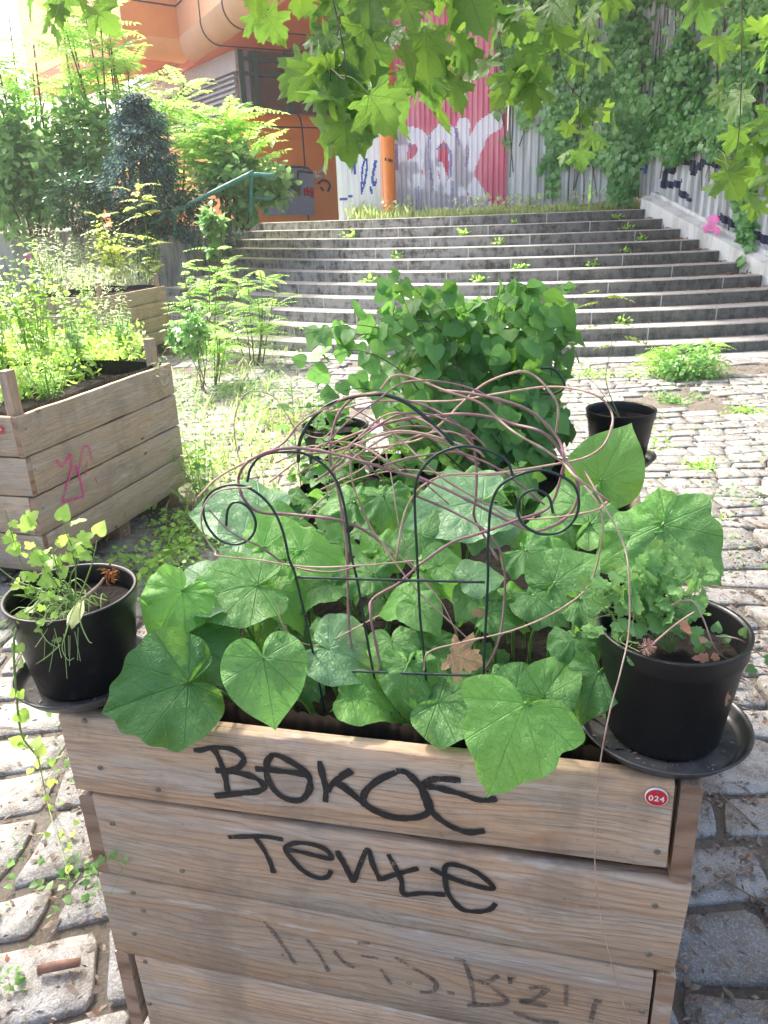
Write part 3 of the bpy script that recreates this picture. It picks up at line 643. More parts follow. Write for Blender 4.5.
NS_ = np.array([SB[1], -SB[0]]); NS_ = NS_ if NS_ @ (-Wc) > 0 else -NS_
mb = MB(); wbox(mb, .0, 9, -.3, -.05, zsl, ZS - .002, Wc, SB, NS_); wv = mb.build('window', G['bluegrey'], bld, smooth=False)
mb = MB(); wbox(mb, 0, 9, -.04, .08, ZS - .5, ZS - .004, Wc, SB, NS_)
for i in range(14): wbox(mb, .25, 8.5, -.03, .05, zsl + .15 + i * .13, zsl + .20 + i * .13, Wc, SB, NS_)
mb.build('blind', G['blind'], wv, smooth=False)
# lower orange band, bulging
def band(o, D, N, L, z0, z1, mat, seams):
    mb = MB(); pr = [(0, z1), (.10, z1 + .0), (.26, z1 - .12), (.34, z1 - .35), (.36, z1 - .8), (.36, z0)]; n = 10
    V = [(*(o + D * L * i / (n - 1) + N * d), z) for d, z in pr for i in range(n)]; mb.add(V, quads=grid(n, len(pr)))
    mb.add([(*(o), z0), (*(o), z1)] + [V[j * n] for j in range(len(pr))], tris=[(0, j + 2, j + 3) for j in range(len(pr) - 1)] + [(0, 1, 2)])
    mb.build('spandrel', mat, bld)
    mb = MB()
    for s in seams: tube(mb, [(*(o + D * s + N * (d + .006)), z) for d, z in pr], .022, None, 5)
    tube(mb, [(*(o + N * .345), z1 - .36), (*(o + D * L + N * .345), z1 - .36)], .016, None, 5); mb.build('panel_seam', G['seam'], bld)
zf_ = lambda u, v: on_plane(u, v, [*(Wc + NWn * .36), 0], np.array([*NWn, 0]))
band(Wc, DW, NWn, 9, ZT - .3, zsl, G['orange'], (50 * mpp,))
band(Wc - SB * 0, SB, NS_, 14, ZT - .3, zsl, G['orange'], (3, 6, 9, 12))
mb = MB(); A_ = [zf_(u, v) + np.array([*NWn, 0]) * .05 for u, v in [(262, 167), (300, 167), (309, 170), (313, 176), (314, 215), (262, 215)]]
B_ = [p - np.array([*NWn, 0]) * .045 for p in A_]; mb.add(A_, tris=[(0, i, i + 1) for i in range(1, 5)]); 
for i in range(6): j = (i + 1) % 6; mb.add([A_[i], A_[j], B_[j], B_[i]], quads=[(0, 1, 2, 3)])
mb.build('hatch', G['bluegrey'], bld, smooth=False)
mb = MB(); tube(mb, [zf_(u, v) + np.array([*NWn, 0]) * .06 for u, v in [(262, 167), (300, 167), (307, 168.5), (312, 173), (298, 171)]], .03, None, 5); tube(mb, [zf_(u, v) + np.array([*NWn, 0]) * .06 for u, v in [(297, 171), (297, 196)]], .03, None, 5); mb.build('hatch_rim', G['seam'], bld)
Z8 = lambda p: [zf_(260 + x / 9.04, 155 + y / 9.04) + np.array([*NWn, 0]) * .02 for x, y in p]
for nm, w, L_ in (('spray_white', .025, [[(440, 170), (455, 210)], [(480, 150), (490, 200)], [(500, 140), (505, 190), (530, 185)], [(530, 160), (560, 120)], [(540, 130), (560, 180)], [(575, 120), (590, 180)], [(480, 210), (570, 190)], [(380, 270), (400, 240), (420, 270)]]),
                  ('spray_red', .05, [[(395, 300), (400, 370)], [(420, 290), (430, 370)], [(450, 290), (460, 380)], [(400, 330), (470, 330)], [(470, 300), (465, 390)]]), ('spray_black', .035, [[(520, 260), (560, 230), (610, 240), (630, 280), (610, 330)], [(545, 290), (570, 320)]]),
                  ('lv_mid', .10, [[(215, 290), (250, 265), (320, 240)], [(220, 290), (320, 260)], [(300, 300), (320, 350)], [(330, 220), (330, 370)]])):
    mb = MB()
    for l in L_: tube(mb, catmull(Z8(l), 4), w, None, 5)
    mb.build('graffiti', G[nm], bld)
# ================================================================ hand rail
hr = root('handrail', tuple(on_y(251, 212, 12.9)), 'green tubular handrail rising beside the shrubs', 'handrail')
zr = lambda u, v: on_y(u, v, 12.9); mb = MB()
tube(mb, catmull([zr(150, 224), zr(158, 220), zr(247, 175.4), zr(252, 174.4), zr(276, 176)], 4), .035, None, 8); mb.build('rail', G['rail'], hr)
for u, v0, v1 in ((251, 176, 216), (175, 213, 236)):
    mb = MB(); tube(mb, [zr(u, v0), zr(u, v1)], .03, None, 8); mb.build('post', G['rail'], hr)
mb = MB(); tube(mb, [zr(251, 197), zr(272, 199)], .02, None, 6); mb.build('rail', G['rail'], hr)
# ================================================================ paving
mb = MB(); y = .45; row = 0
def bnd(k, yb, x): return yb + .16 * math.sin(x * .8 + yb * .35) + .05 * math.sin(x * 2.1 + 1) + .050 * noise.noise((x * 2.4, k * 5.1, 3))
while y < 10.2:
    h = random.uniform(.17, .30) if y < 4 else random.uniform(.13, .22); x = -.62 * y - 1.4 + random.random() * .3; sl = random.gauss(0, .03)
    while x < .66 * y + 1.4:
        w = random.uniform(.17, .40) if y < 4 else random.uniform(.15, .33); x0, x1, s0 = x, x + w, sl; sl = random.gauss(0, .035); x = x1
        xc = (x0 + x1) / 2; yc = (bnd(row, y, xc) + bnd(row + 1, y + h, xc)) / 2
        if math.hypot(xc - SC[0], yc - SC[1]) < R1 + .40: continue
        miss = noise.noise((xc * .8, yc * .8, 5))
        if (miss > .36 and not (y < 3.4 and xc < .2)) or random.random() < .012: continue
        g = random.uniform(.004, .010) * (2.2 if y < 3.2 else 1) * (1 + (1.2 if random.random() < .12 else 0)); pts = []
        B = lambda t: (x0 + g - s0 * .5 * (1 - 0) + (x1 - x0 - 2 * g) * t, 0)
        L0, R0 = x0 - s0 / 2 + g, x1 - sl / 2 - g; L1, R1_ = x0 + s0 / 2 + g, x1 + sl / 2 - g; c = random.uniform(.010, .028)
        def bx_(t): xx = L0 + (R0 - L0) * t; return (xx, bnd(row, y, xx) + g)
        def tx_(t): xx = L1 + (R1_ - L1) * t; return (xx, bnd(row + 1, y + h, xx) - g)
        for t in (.05, .25, .5, .75, .95): pts.append(bx_(t))
        e0, e1 = bx_(1), tx_(1)
        for t in (.12, .38, .62, .88): pts.append((e0[0] + (e1[0] - e0[0]) * t + .006 * noise.noise((e0[0] * 3, t * 5, row)), e0[1] + (e1[1] - e0[1]) * t))
        for t in (.95, .75, .5, .25, .05): pts.append(tx_(t))
        e0, e1 = tx_(0), bx_(0)
        for t in (.12, .38, .62, .88): pts.append((e0[0] + (e1[0] - e0[0]) * t + .006 * noise.noise((e0[0] * 3, t * 5, row + 9)), e0[1] + (e1[1] - e0[1]) * t))
        pts = np.array(pts); ctr = pts.mean(0); pts = pts - ctr; n = len(pts); zt = random.uniform(.017, .027); tx, ty = random.gauss(0, .010), random.gauss(0, .010)
        pts *= (1 + np.array([(.10 if y < 3.2 else .05) * noise.noise((p[0] * 9 + xc * 5, p[1] * 9 + yc * 5, 2)) for p in pts]))[:, None] * np.ones(2)
        def pz(P, z): return np.column_stack([ctr[0] + P[:, 0], ctr[1] + P[:, 1], z + P[:, 0] * tx + P[:, 1] * ty])
        V = np.vstack([pz(pts, -.03), pz(pts, zt - .005), pz(pts * .978, zt), pz(pts * .5, zt + .001), pz(np.zeros((1, 2)), zt + .001)])
        Q = [(k * n + j, k * n + (j + 1) % n, (k + 1) * n + (j + 1) % n, (k + 1) * n + j) for k in range(3) for j in range(n)]
        mb.add(V, quads=Q, tris=[(3 * n + j, 3 * n + (j + 1) % n, 4 * n) for j in range(n)], luv=(0, 0, random.random()))
    y += h; row += 1
mb.build('paving', G['stone'], kind='structure')
# litter: twigs, chips and dry leaves in the joints
def on_ground(x, y): return math.hypot(x - SC[0], y - SC[1]) > R1 + .05
mb = MB()
for i in range(60000):
    y = .7 + 8.5 * random.random() ** 2.3; x = random.uniform(-.6 * y - .8, .62 * y + .8)
    if not on_ground(x, y): continue
    dens = .5 + .9 * noise.noise((x * 1.1, y * 1.1, 3)) + (.5 if (x > .9 and y < 4.4) else 0)
    if random.random() > dens: continue
    L = random.uniform(.003, .013) * (1 + .16 * y) * (2 if random.random() < .04 else 1); w = L * random.uniform(.12, .5); a = random.random() * 6.28; z = random.uniform(.016, .030)
    d = np.array([math.cos(a), math.sin(a), random.gauss(0, .2)]); s = np.array([-d[1], d[0], random.gauss(0, .4)])
    p = np.array([x, y, z]); mb.add([p - d * L - s * w * .4, p - d * L * .2 + s * w, p + d * L, p + s * -w + CZ * .004], tris=[(0, 1, 3), (1, 2, 3)], luv=(0, 0, random.random()), mat=0 if random.random() < .9 else 1)
mb.build('ground_litter', [G['litter'], G['deadleaf']], kind='stuff', smooth=False)
mb = MB()
for k in range(46):
    y = 1.2 + 4 * random.random(); x = random.uniform(-.6 * y - .5, .62 * y + .5); a = random.random() * 3.14; L = random.uniform(.05, .18)
    d = np.array([math.cos(a), math.sin(a), 0]); p = np.array([x, y, .035]); tube(mb, catmull([p - d * L, p + rv(.01) * [1, 1, .2], p + d * L], 4), random.uniform(.0015, .004), None, 5, random.random())
p = on_z(55, 965, .04); 
mb.build('twig_litter', G['litter'], kind='stuff')
mb = MB(); d = unit([1, .12, 0]); tube(mb, [on_z(38, 970, .045), on_z(60, 965, .047), on_z(80, 962, .045)], [.011, .012, .010], None, 9)
mb.build('broken_stick', mat_simple('reddish stick', (.28, .16, .12), .8, .3, 0, 60, .3), label='short reddish brown broken stick lying on the pale paving', cat='stick')
# ================================================================ plants: generic builders
def rect(u0, v0, u1, v1, Y):
    c = on_y((u0 + u1) / 2, (v0 + v1) / 2, Y); s = pxm(c); return c, (u1 - u0) / 2 * s, (v1 - v0) / 2 * s
def cloud(mb, c, rx, ry, rz, n, T, size, clumps=14, mat=0, out=.8, upn=.7, cs=.3, shell=.75, rbase=0):
    c = np.array(c); cl = []
    for _ in range(clumps):
        d = unit(rv()); cl.append((c + d * np.array([rx, ry, rz]) * random.uniform(shell * .6, 1) * (1 - cs * .6), random.random()))
    for i in range(n):
        k, r0 = cl[i % clumps]; o = rv(cs * .55) * np.array([rx, ry, rz]); p = k + o; d = unit(p - c)
        leaf(mb, T, p, unit(d * out + rv(.6) + [0, 0, -.3]), unit(np.array([0, 0, 1]) * upn + d * .5 + rv(.45)), size * random.uniform(.6, 1.15), min(1, max(0, r0 + random.uniform(-.3, .3))), mat)
def stems(mb, base, tops, r=.02, mat=0, bend=.15, sides=5):
    for t in tops:
        b = np.array(base) + rv(.05) * [1, 1, 0]; mid = (b + np.array(t)) / 2 + rv(bend) * [1, 1, .3] * np.linalg.norm(np.array(t) - b) * .3
        tube(mb, catmull([b, mid, t], 4), r, r * .35, sides, random.random(), mat, False)
def bush(name, label, cat, box_, zbase, n, T, size, mats, depth=None, clumps=16, nst=7, sr=.02, group=None, cs=.3, upn=.7, smat='bark'):
    c, rx, rz = rect(*box_); ry = depth or rx * .8; b = (c[0], c[1], zbase); r = root(name, b, label, cat, group)
    m1 = MB(); tops = [c + unit(rv()) * np.array([rx, ry, rz]) * .7 for _ in range(nst)]; stems(m1, b, tops, sr); m1.build('stem', G[smat], r)
    m2 = MB(); cloud(m2, c, rx, ry, rz, n, T, size, clumps, cs=cs, upn=upn); m2.build('foliage', mats, r); return r
def pinnate(name, label, cat, box_, zbase, nfr, L, nl, ls, mats, depth=None, group=None, sr=.015, droop=.6, nst=5, T=T_KITE):
    c, rx, rz = rect(*box_); ry = depth or rx * .8; b = np.array([c[0], c[1], zbase]); r = root(name, b, label, cat, group); m1 = MB(); m2 = MB(); P = []
    for s in range(nst):
        t = c + np.array([random.uniform(-.75, .75) * rx, random.uniform(-.7, .7) * ry, random.uniform(-.1, .85) * rz]); b2 = b + np.array([(t[0] - b[0]) * .3, (t[1] - b[1]) * .3, 0]); k = catmull([b2, (b2 + t) / 2 + rv(.06) * rz, t], 6); tube(m1, k, sr, sr * .4, 5, 0, 0, False); P.append(k)
    for i in range(nfr):
        k = P[i % nst]; t = 1 - .65 * random.random() ** 1.4; o = k[int(t * (len(k) - 1))]; a = i * 2.4; el = random.uniform(0, .9)
        frond(m2, o, (math.cos(a), math.sin(a), el), L * random.uniform(.6, 1.1), nl, ls, T, droop, 0, stem=max(.0015, L * .006), smat=1)
    m1.build('stem', G['twig'], r); m2.build('foliage', [mats, G['stemgreen']], r); return r
def stemplant(name, label, cat, base, nst, h, spread, T, size, npl, mats, group=None, lean=(0, 0), sr=.003, petiole=.4, smat='stemgreen', upn=.6, topw=.8):
    base = np.array(base, float); r = root(name, base, label, cat, group); m1 = MB(); m2 = MB()
    for s in range(nst):
        hh = h * random.uniform(.6, 1.05); a = random.random() * 6.28; t = base + np.array([math.cos(a) * spread * random.random() + lean[0] * hh, math.sin(a) * spread * random.random() + lean[1] * hh, hh])
        b = base + np.array([math.cos(a), math.sin(a), 0]) * spread * .3 * random.random(); k = catmull([b, (b + t) / 2 + rv(.05) * hh, t], 8); tube(m1, k, sr, sr * .4, 5, random.random(), 0, False)
        for i in range(npl):
            q = .15 + .85 * (i + random.random() * .6) / npl; o = k[min(len(k) - 1, int(q * (len(k) - 1)))]; aa = i * 2.4 + s; d = unit(np.array([math.cos(aa), math.sin(aa), random.uniform(.0, .7)])); sz = size * random.uniform(.6, 1.1) * (1 if q < topw else .6)
            e = o + d * sz * petiole
            if petiole > .1: tube(m1, [o, (o + e) / 2 + CZ * sz * .05, e], sr * .4, sr * .3, 3, 0, 0, False)
            leaf(m2, T, e, unit(d + [0, 0, -.35] + rv(.2)), unit(CZ * upn + d * .2 + rv(.3)), sz)
    m1.build('stem', G[smat], r); m2.build('foliage', mats, r); return r
# ================================================================ background vegetation
pinnate('ailanthus_tree', 'tall pale green tree of feathery leaves at the left edge', 'tree', (-50, 10, 75, 200, 15.5), ZT - .1, 210, 1.1, 11, .17, G['lv_bright'], 1.6, sr=.03, nst=12)
pinnate('ailanthus_tree', 'slender feathery tree with bare thin trunks left of the dark yew', 'tree', (50, -10, 150, 140, 15.8), ZT - .1, 170, 1.0, 11, .16, G['lv_bright'], 1.2, sr=.028, nst=10)
pinnate('sumac_shrub', 'bright feathery sumac shrub against the orange wall', 'shrub', (165, 92, 272, 200, 14.6), ZT - .1, 170, .9, 12, .17, G['lv_bright'], .9, sr=.03, nst=6, droop=.5)
pinnate('ailanthus_tree', 'young feathery tree behind the yew reaching to the pale facade', 'tree', (110, 60, 200, 160, 16.6), ZT - .1, 130, .95, 11, .17, G['lv_bright'], .9, sr=.025, nst=6)
bush('broadleaf_shrub', 'dusty green bush at the far left behind the retaining wall', 'shrub', (-30, 110, 75, 240, 14.2), ZT - .1, 1900, T_BROAD_LO, .15, G['lv_mid'], 1.0, 30)
bush('broadleaf_shrub', 'dark leafy bush between yew and feathery trees', 'shrub', (40, 80, 130, 215, 15.2), ZT - .1, 1500, T_BROAD_LO, .14, G['lv_mid'], .9, 26)
# yew: drooping dark sprays on a cone
def conifer(name, label, box_, zb, n, mat, size=.12, power=.8):
    c, rx, rz = rect(*box_); top = c[2] + rz; r = root(name, (c[0], c[1], zb), label, 'tree'); m1 = MB(); tube(m1, [(c[0], c[1], zb), (c[0], c[1], (zb + top) / 2), (c[0], c[1], top - .1)], .09, .02, 7); m1.build('trunk', G['bark'], r); m2 = MB(); nb = n // 150
    for i in range(nb):
        t = (i + .5) / nb; z = zb + (top - zb) * t; rad = rx * (1 - t) ** power * random.uniform(.55, 1.3) + .08; a = i * 2.4; rad *= 1 + .9 * noise.noise((math.cos(a) * 1.3, math.sin(a) * 1.3, z * 2.2)); d = np.array([math.cos(a), math.sin(a), 0]); r0 = random.random()
        for j in range(150):
            q = (j / 150) ** .5; p = np.array([c[0], c[1], z]) + d * rad * q + rv(.035) + np.array([0, 0, -.35 * rad * q * q]) + np.cross(d, CZ) * random.gauss(0, .15 * rad * (1.2 - q) + .05)
            leaf(m2, T_KITE, p, unit(d + [0, 0, -.55] + rv(.3)), unit(CZ + rv(.35)), size * random.uniform(.6, 1.2), min(1, max(0, r0 + random.uniform(-.3, .3))))
    m2.build('crown', mat, r)
conifer('yew_tree', 'dark blue green conical yew behind the retaining wall', (84, 104, 206, 240, 13.6), ZT - .1, 17000, G['lv_yew'], .075, .62)
bush('juniper_shrub', 'low dark green conifer bush below the yew', 'shrub', (120, 185, 215, 236, 13.1), ZT - .1, 1500, T_KITE, .11, G['lv_dark'], .5, 26)
bush('juniper_shrub', 'dark conifer bush left of the yew above the wall', 'shrub', (30, 175, 115, 232, 13.2), ZT - .1, 1500, T_KITE, .11, G['lv_dark'], .5, 26)
bush('broadleaf_shrub', 'leafy bush under the handrail at the left end of the steps', 'shrub', (195, 150, 290, 222, 13.9), ZT - .1, 1500, T_BROAD_LO, .13, G['lv_mid'], .6, 26)
bush('elder_shrub', 'small pale leaved shrub growing in front of the pier', 'shrub', (198, 205, 228, 260, 11.9), .6, 380, T_BROAD_LO, .11, G['lv_mid'], .3, 10)
pinnate('locust_sapling', 'yellow leaved sapling in front of the dark yew', 'sapling', (88, 165, 150, 262, 12.0), 0, 46, .34, 7, .085, G['lv_yellow'], .3, nst=3, sr=.012)
pinnate('locust_sapling', 'bright feathery sapling growing right of the small planter', 'sapling', (160, 235, 235, 330, 10.3), 0, 90, .38, 9, .075, G['lv_bright'], .5, nst=7, sr=.010)
pinnate('locust_sapling', 'spreading bright sapling at the foot of the steps', 'sapling', (195, 265, 300, 345, 9.6), 0, 80, .42, 9, .07, G['lv_bright'], .5, nst=7, sr=.010)
pinnate('locust_sapling', 'low bright sapling beside the near left planter', 'sapling', (165, 300, 245, 365, 8.4), 0, 70, .3, 9, .06, G['lv_bright'], .4, nst=6, sr=.008)
bush('broadleaf_shrub', 'leafy weed mound in front of the small planter', 'shrub', (170, 305, 215, 355, 8.0), 0, 500, T_BROAD_LO, .075, G['lv_mid'], .3, 12, 5, .006)
# creeping shrub at the foot of the steps on the right
pinnate('creeping_shrub', 'low spreading feathery shrub on the paving at the foot of the steps', 'shrub', (635, 335, 735, 384, 8.0), 0, 150, .28, 8, .055, G['lv_bright'], .35, nst=10, sr=.006, droop=.8)
bush('creeping_shrub', 'mint green mound within the low spreading shrub', 'shrub', (655, 345, 720, 386, 7.8), 0, 700, T_BROAD_LO, .05, G['lv_mid'], .25, 14, 6, .004)
# grass on the terrace edge
mb = MB()
for i in range(6500):
    a = random.uniform(-.95, .32); rr = R1 - 10 * TD - .3 - 2.2 * random.random() ** 1.5; x, y = SC[0] + rr * math.sin(a), SC[1] - rr * math.cos(a); u = 384 + 760 * x / y
    h = random.uniform(.05, .34) * (.55 if u > 420 else 1.0) * (.6 + .8 * max(0, noise.noise((x * 2, y * 2, 0)) + .4))
    p = np.array([x, y, ZT - .02]); d = rv(.25) * [1, 1, 0]; w = unit(rv() * [1, 1, 0]) * .010; t = p + CZ * h + d * h
    mb.add([p - w, p + w, p + CZ * h * .6 + d * h * .3 + w * .6, t], tris=[(0, 1, 2), (0, 2, 3)], luv=(0, 0, random.random()))
mb.build('terrace_grass', G['grass'], kind='stuff')
mb = MB()
for i in range(2600):
    a = random.uniform(-1.0, .32); rr = R1 - 10 * TD - .35 - 1.2 * random.random(); x, y = SC[0] + rr * math.sin(a), SC[1] - rr * math.cos(a)
    if noise.noise((x * 1.4, y * 1.4, 4)) < -.05: continue
    leaf(mb, T_OVATE, (x, y, ZT + random.random() ** 2 * .3), unit(rv() + CZ), unit(CZ + rv(.4)), random.uniform(.05, .1))
mb.build('terrace_weeds', G['lv_pale'], kind='stuff')
# climber on the two grey fences
def in_ivy(u, v):
    nz = noise.noise((u * .02, v * .02, 2)) + .5 * noise.noise((u * .06, v * .05, 7))
    if u < 560: lim = 120 + (u - 500) * .9 + 70 * nz; d = .62 if u > 520 else .35
    elif u < 650: lim = 165 + 50 * nz; d = .9
    else: lim = 165 - (u - 650) * .25 + 40 * nz; d = 1.0
    if 612 < u < 632 and v < 203: return random.random() < .9
    if 548 < u < 560 and v < 195: return random.random() < .5
    if 742 < u < 758 and v < 262: return random.random() < .75
    if v > lim: return False
    if 640 < u < 650 and 55 < v < 95: return random.random() < .15
    return random.random() < d * (1 if nz > -.10 else .08)
def climber(label, a, b, u0, u1, n):
    a = np.array([*a, 0.]); b = np.array([*b, 0.]); d = unit(b - a); nn = np.array([d[1], -d[0], 0]); nn = nn if nn @ -a > 0 else -nn
    r = root('climbing_plant', tuple((a + b) / 2 + CZ * 2), label, 'climber'); mb = MB(); ms = MB(); k = 0
    while k < n:
        u, v = random.uniform(u0, u1), random.uniform(-70, 265)
        if not in_ivy(u, v): continue
        p = on_plane(u, v, a, nn)
        if p[2] > 6.3: continue
        k += 1; bulge = .10 + .28 * (noise.noise((p[0] * 1.6, p[1] * 1.6, p[2] * 1.3)) + .4)
        leaf(mb, T_BROAD_LO, p + nn * random.uniform(.05, max(.1, bulge)), unit([0, 0, -1] + rv(.5)), unit(nn * 1.0 + CZ * .55 + rv(.45)), random.uniform(.05, .14), min(1, max(0, noise.noise((p[0] * 2, p[1] * 2, p[2] * 2)) + .5 + random.uniform(-.3, .3))))
    for i in range(26):
        u = random.uniform(u0, u1); v = random.uniform(120, 200); p = on_plane(u, v, a, nn) + nn * .05; q = p + CZ * random.uniform(1.5, 3); q[2] = min(q[2], 6); tube(ms, catmull([p, (p + q) / 2 + d * random.gauss(0, .15), q], 5), .008, .012, 4)
    ms.build('stem', G['bark'], r); mb.build('foliage', G['lv_ivy'], r)
climber('dense climbing plant hanging over the grey fence at the back', cc, cR, 498, 652, 6500)
climber('glossy climbing plant covering the top of the right fence', rpt(t1, .22), rpt(t0, .22), 646, 790, 7000)
# weeds on the steps and paving
ORD = ['first', 'second', 'third', 'fourth', 'fifth', 'sixth', 'seventh', 'eighth', 'ninth', 'tenth']
combos = [(2, 2), (4, 0), (5, 1), (6, 1), (7, 0), (8, 1), (8, 2), (9, 1), (9, 2), (3, 1), (10, 1), (10, 2), (6, 2), (7, 2), (5, 0), (9, 0)]
for st, sd in combos:
    u = random.uniform(*((330, 400), (440, 540), (590, 650))[sd]); a = ang_at_px(st, u); p = circ(st, a); p = SC + (p - SC) * (1 - (.36) / np.linalg.norm(p - SC)); mb = MB(); s = random.uniform(.06, .13)
    for i in range(34): d = unit(rv() * [1, 1, .5] + CZ * .7); leaf(mb, T_OVATE, np.array([*p, st * RH + .01]) + d * s * random.random() * [1.4, 1, 1], d, unit(CZ + rv(.5)), s * random.uniform(.4, .8))
    mb.build('weed', G['lv_bright'], None, label='small green weed on the %s stone step from the bottom, %s' % (ORD[st - 1], ('left part', 'middle part', 'right part')[sd]), cat='weed', group='weeds on the stone steps')
mb = MB()
for i in range(900):
    st = random.randint(1, 11); a = ang_at_px(st, 1) if False else random.uniform(-.2, right_ang(st) - .005) if random.random() < .4 else right_ang(st) - abs(random.gauss(0, .05)); p = circ(st, a); p = SC + (p - SC) * (1 - random.uniform(.2, .38) / np.linalg.norm(p - SC)); leaf(mb, T_KITE, (*p, st * RH + .012), unit(rv() * [1, 1, .2]), unit(CZ + rv(.4)), random.uniform(.03, .07))
mb.build('fallen_leaves', G['deadleaf'], kind='stuff')
mb = MB()
def patch(cx, cy, rx, ry, n, s0, s1, T, hh=.10, mat=0):
    for i in range(n):
        x, y = cx + random.gauss(0, rx), cy + random.gauss(0, ry)
        if noise.noise((x * 3, y * 3, 1)) < -.12 or not on_ground(x, y): continue
        leaf(mb, T, (x, y, .015 + hh * random.random() ** 2), unit(rv() * [1, 1, .6] + CZ * .5), unit(CZ + rv(.5)), random.uniform(s0, s1), None, mat)
for u, v, rx, ry, n in ((230, 400, .45, .8, 2600), (290, 430, .25, .5, 900), (190, 470, .2, .3, 700), (170, 560, .12, .25, 800), (250, 350, .7, .5, 1300), (210, 540, .2, .3, 500), (600, 378, .25, .12, 250), (676, 400, .14, .10, 260), (640, 440, .10, .2, 160), (710, 470, .08, .06, 160), (740, 500, .1, .05, 60), (700, 520, .1, .05, 60), (745, 415, .10, .07, 140), (660, 500, .06, .04, 40), (560, 365, .2, .1, 120), (735, 640, .08, .1, 50)):
    c = on_z(u, v, 0); patch(c[0], c[1], rx, ry, n, .018, .045, T_OVATE, .14 if u < 320 else .05, 0 if random.random() < .6 else 1)
for u, v, rx, ry, n in ((30, 800, .12, .2, 130), (60, 860, .10, .12, 110), (110, 830, .05, .1, 50), (10, 1000, .03, .03, 25), (100, 880, .05, .05, 30)):
    c = on_z(u, v, 0); patch(c[0], c[1], rx, ry, n, .012, .028, T_BROAD_LO, .05, 0)
for i in range(9000):
    y = random.uniform(3.2, 9.5); x = random.uniform(-.5 * y, .64 * y)
    if noise.noise((x * 1.6, y * 1.6, 8)) + .5 * noise.noise((x * 6, y * 6, 8)) < .16 or not on_ground(x, y): continue
    leaf(mb, T_OVATE, (x, y, .020 + .02 * random.random()), unit(rv() * [1, 1, .4] + CZ * .3), unit(CZ + rv(.4)), random.uniform(.012, .028), None, random.randint(0, 1))
mb.build('low_weeds', [G['lv_mid'], G['lv_bright']], kind='stuff')
mb = MB()
for i in range(1100):
    c = on_z(random.gauss(235, 38), random.uniform(345, 520), 0); h = random.uniform(.04, .20); d = rv(.35) * [1, 1, 0]; w = unit(rv() * [1, 1, 0]) * .003
    if not on_ground(c[0], c[1]): continue
    mb.add([c - w, c + w, c + CZ * h * .6 + d * h * .4 + w, c + CZ * h + d * h], tris=[(0, 1, 2), (0, 2, 3)], luv=(0, 0, random.random()))
mb.build('paving_grass', G['grass'], kind='stuff')
for u, v, s, lab in ((676, 404, .09, 'low grey green weed clump on the paving beyond the back right pot'), (700, 474, .06, 'flat bright weed rosette on the paving at right'), (745, 412, .07, 'small weed clump on the paving at the right edge')):
    c = on_z(u, v, 0); mb = MB()
    for i in range(110): d = unit(rv() * [1, 1, .4] + CZ * .4); leaf(mb, T_OVATE, c + d * s * 1.6 * random.random() * [1, 1, .6], d, unit(CZ + rv(.5)), s * random.uniform(.3, .55))
    mb.build('weed_clump', G['lv_mid'], None, label=lab, cat='weed')
# ================================================================ plane tree
lt = root('plane_tree', (4.6, -2.6, 0), 'plane tree with large lobed leaves hanging into the top of the view', 'tree')
m1 = MB(); tube(m1, catmull([(4.6, -2.6, -.1), (4.5, -2.5, 1.6), (4.2, -2.0, 3.4), (3.4, -.8, 5.0)], 5), .24, .13, 12); m1.build('trunk', G['bark'], lt)
m3 = MB(); m2 = MB()
hub = np.array([3.4, -.8, 5.0])
def twig(pts, n, size, spread=.12, hang=.55, T=T_PLANE, rad=.0026, rnd=None, t0=0.0):
    k = catmull(pts, 8); tube(m3, k, rad, rad * .35, 5, 0, 0, False)
    for i in range(n):
        t = t0 + (1 - t0) * (i + .5) / n; o = k[min(len(k) - 1, int(t * (len(k) - 1)))]; d = unit(rv() + [0, -.15, -.3]); e = o + d * spread * random.uniform(.5, 1.2) + [0, 0, -.02]
        tube(m3, catmull([o, (o + e) / 2 + [0, 0, .015], e], 3), .0013, .0009, 4, 0, 1, False)
        tip = unit(d * .5 + np.array([0, 0, -hang]) + rv(.35)); nn = unit(np.array([0, -.45, .55]) + rv(.7)); leaf(m2, T, e, tip, nn, size * random.uniform(.55, 1.05), random.random() if rnd is None else rnd)
def pt(u, v, Y): return on_y(u, v, Y)
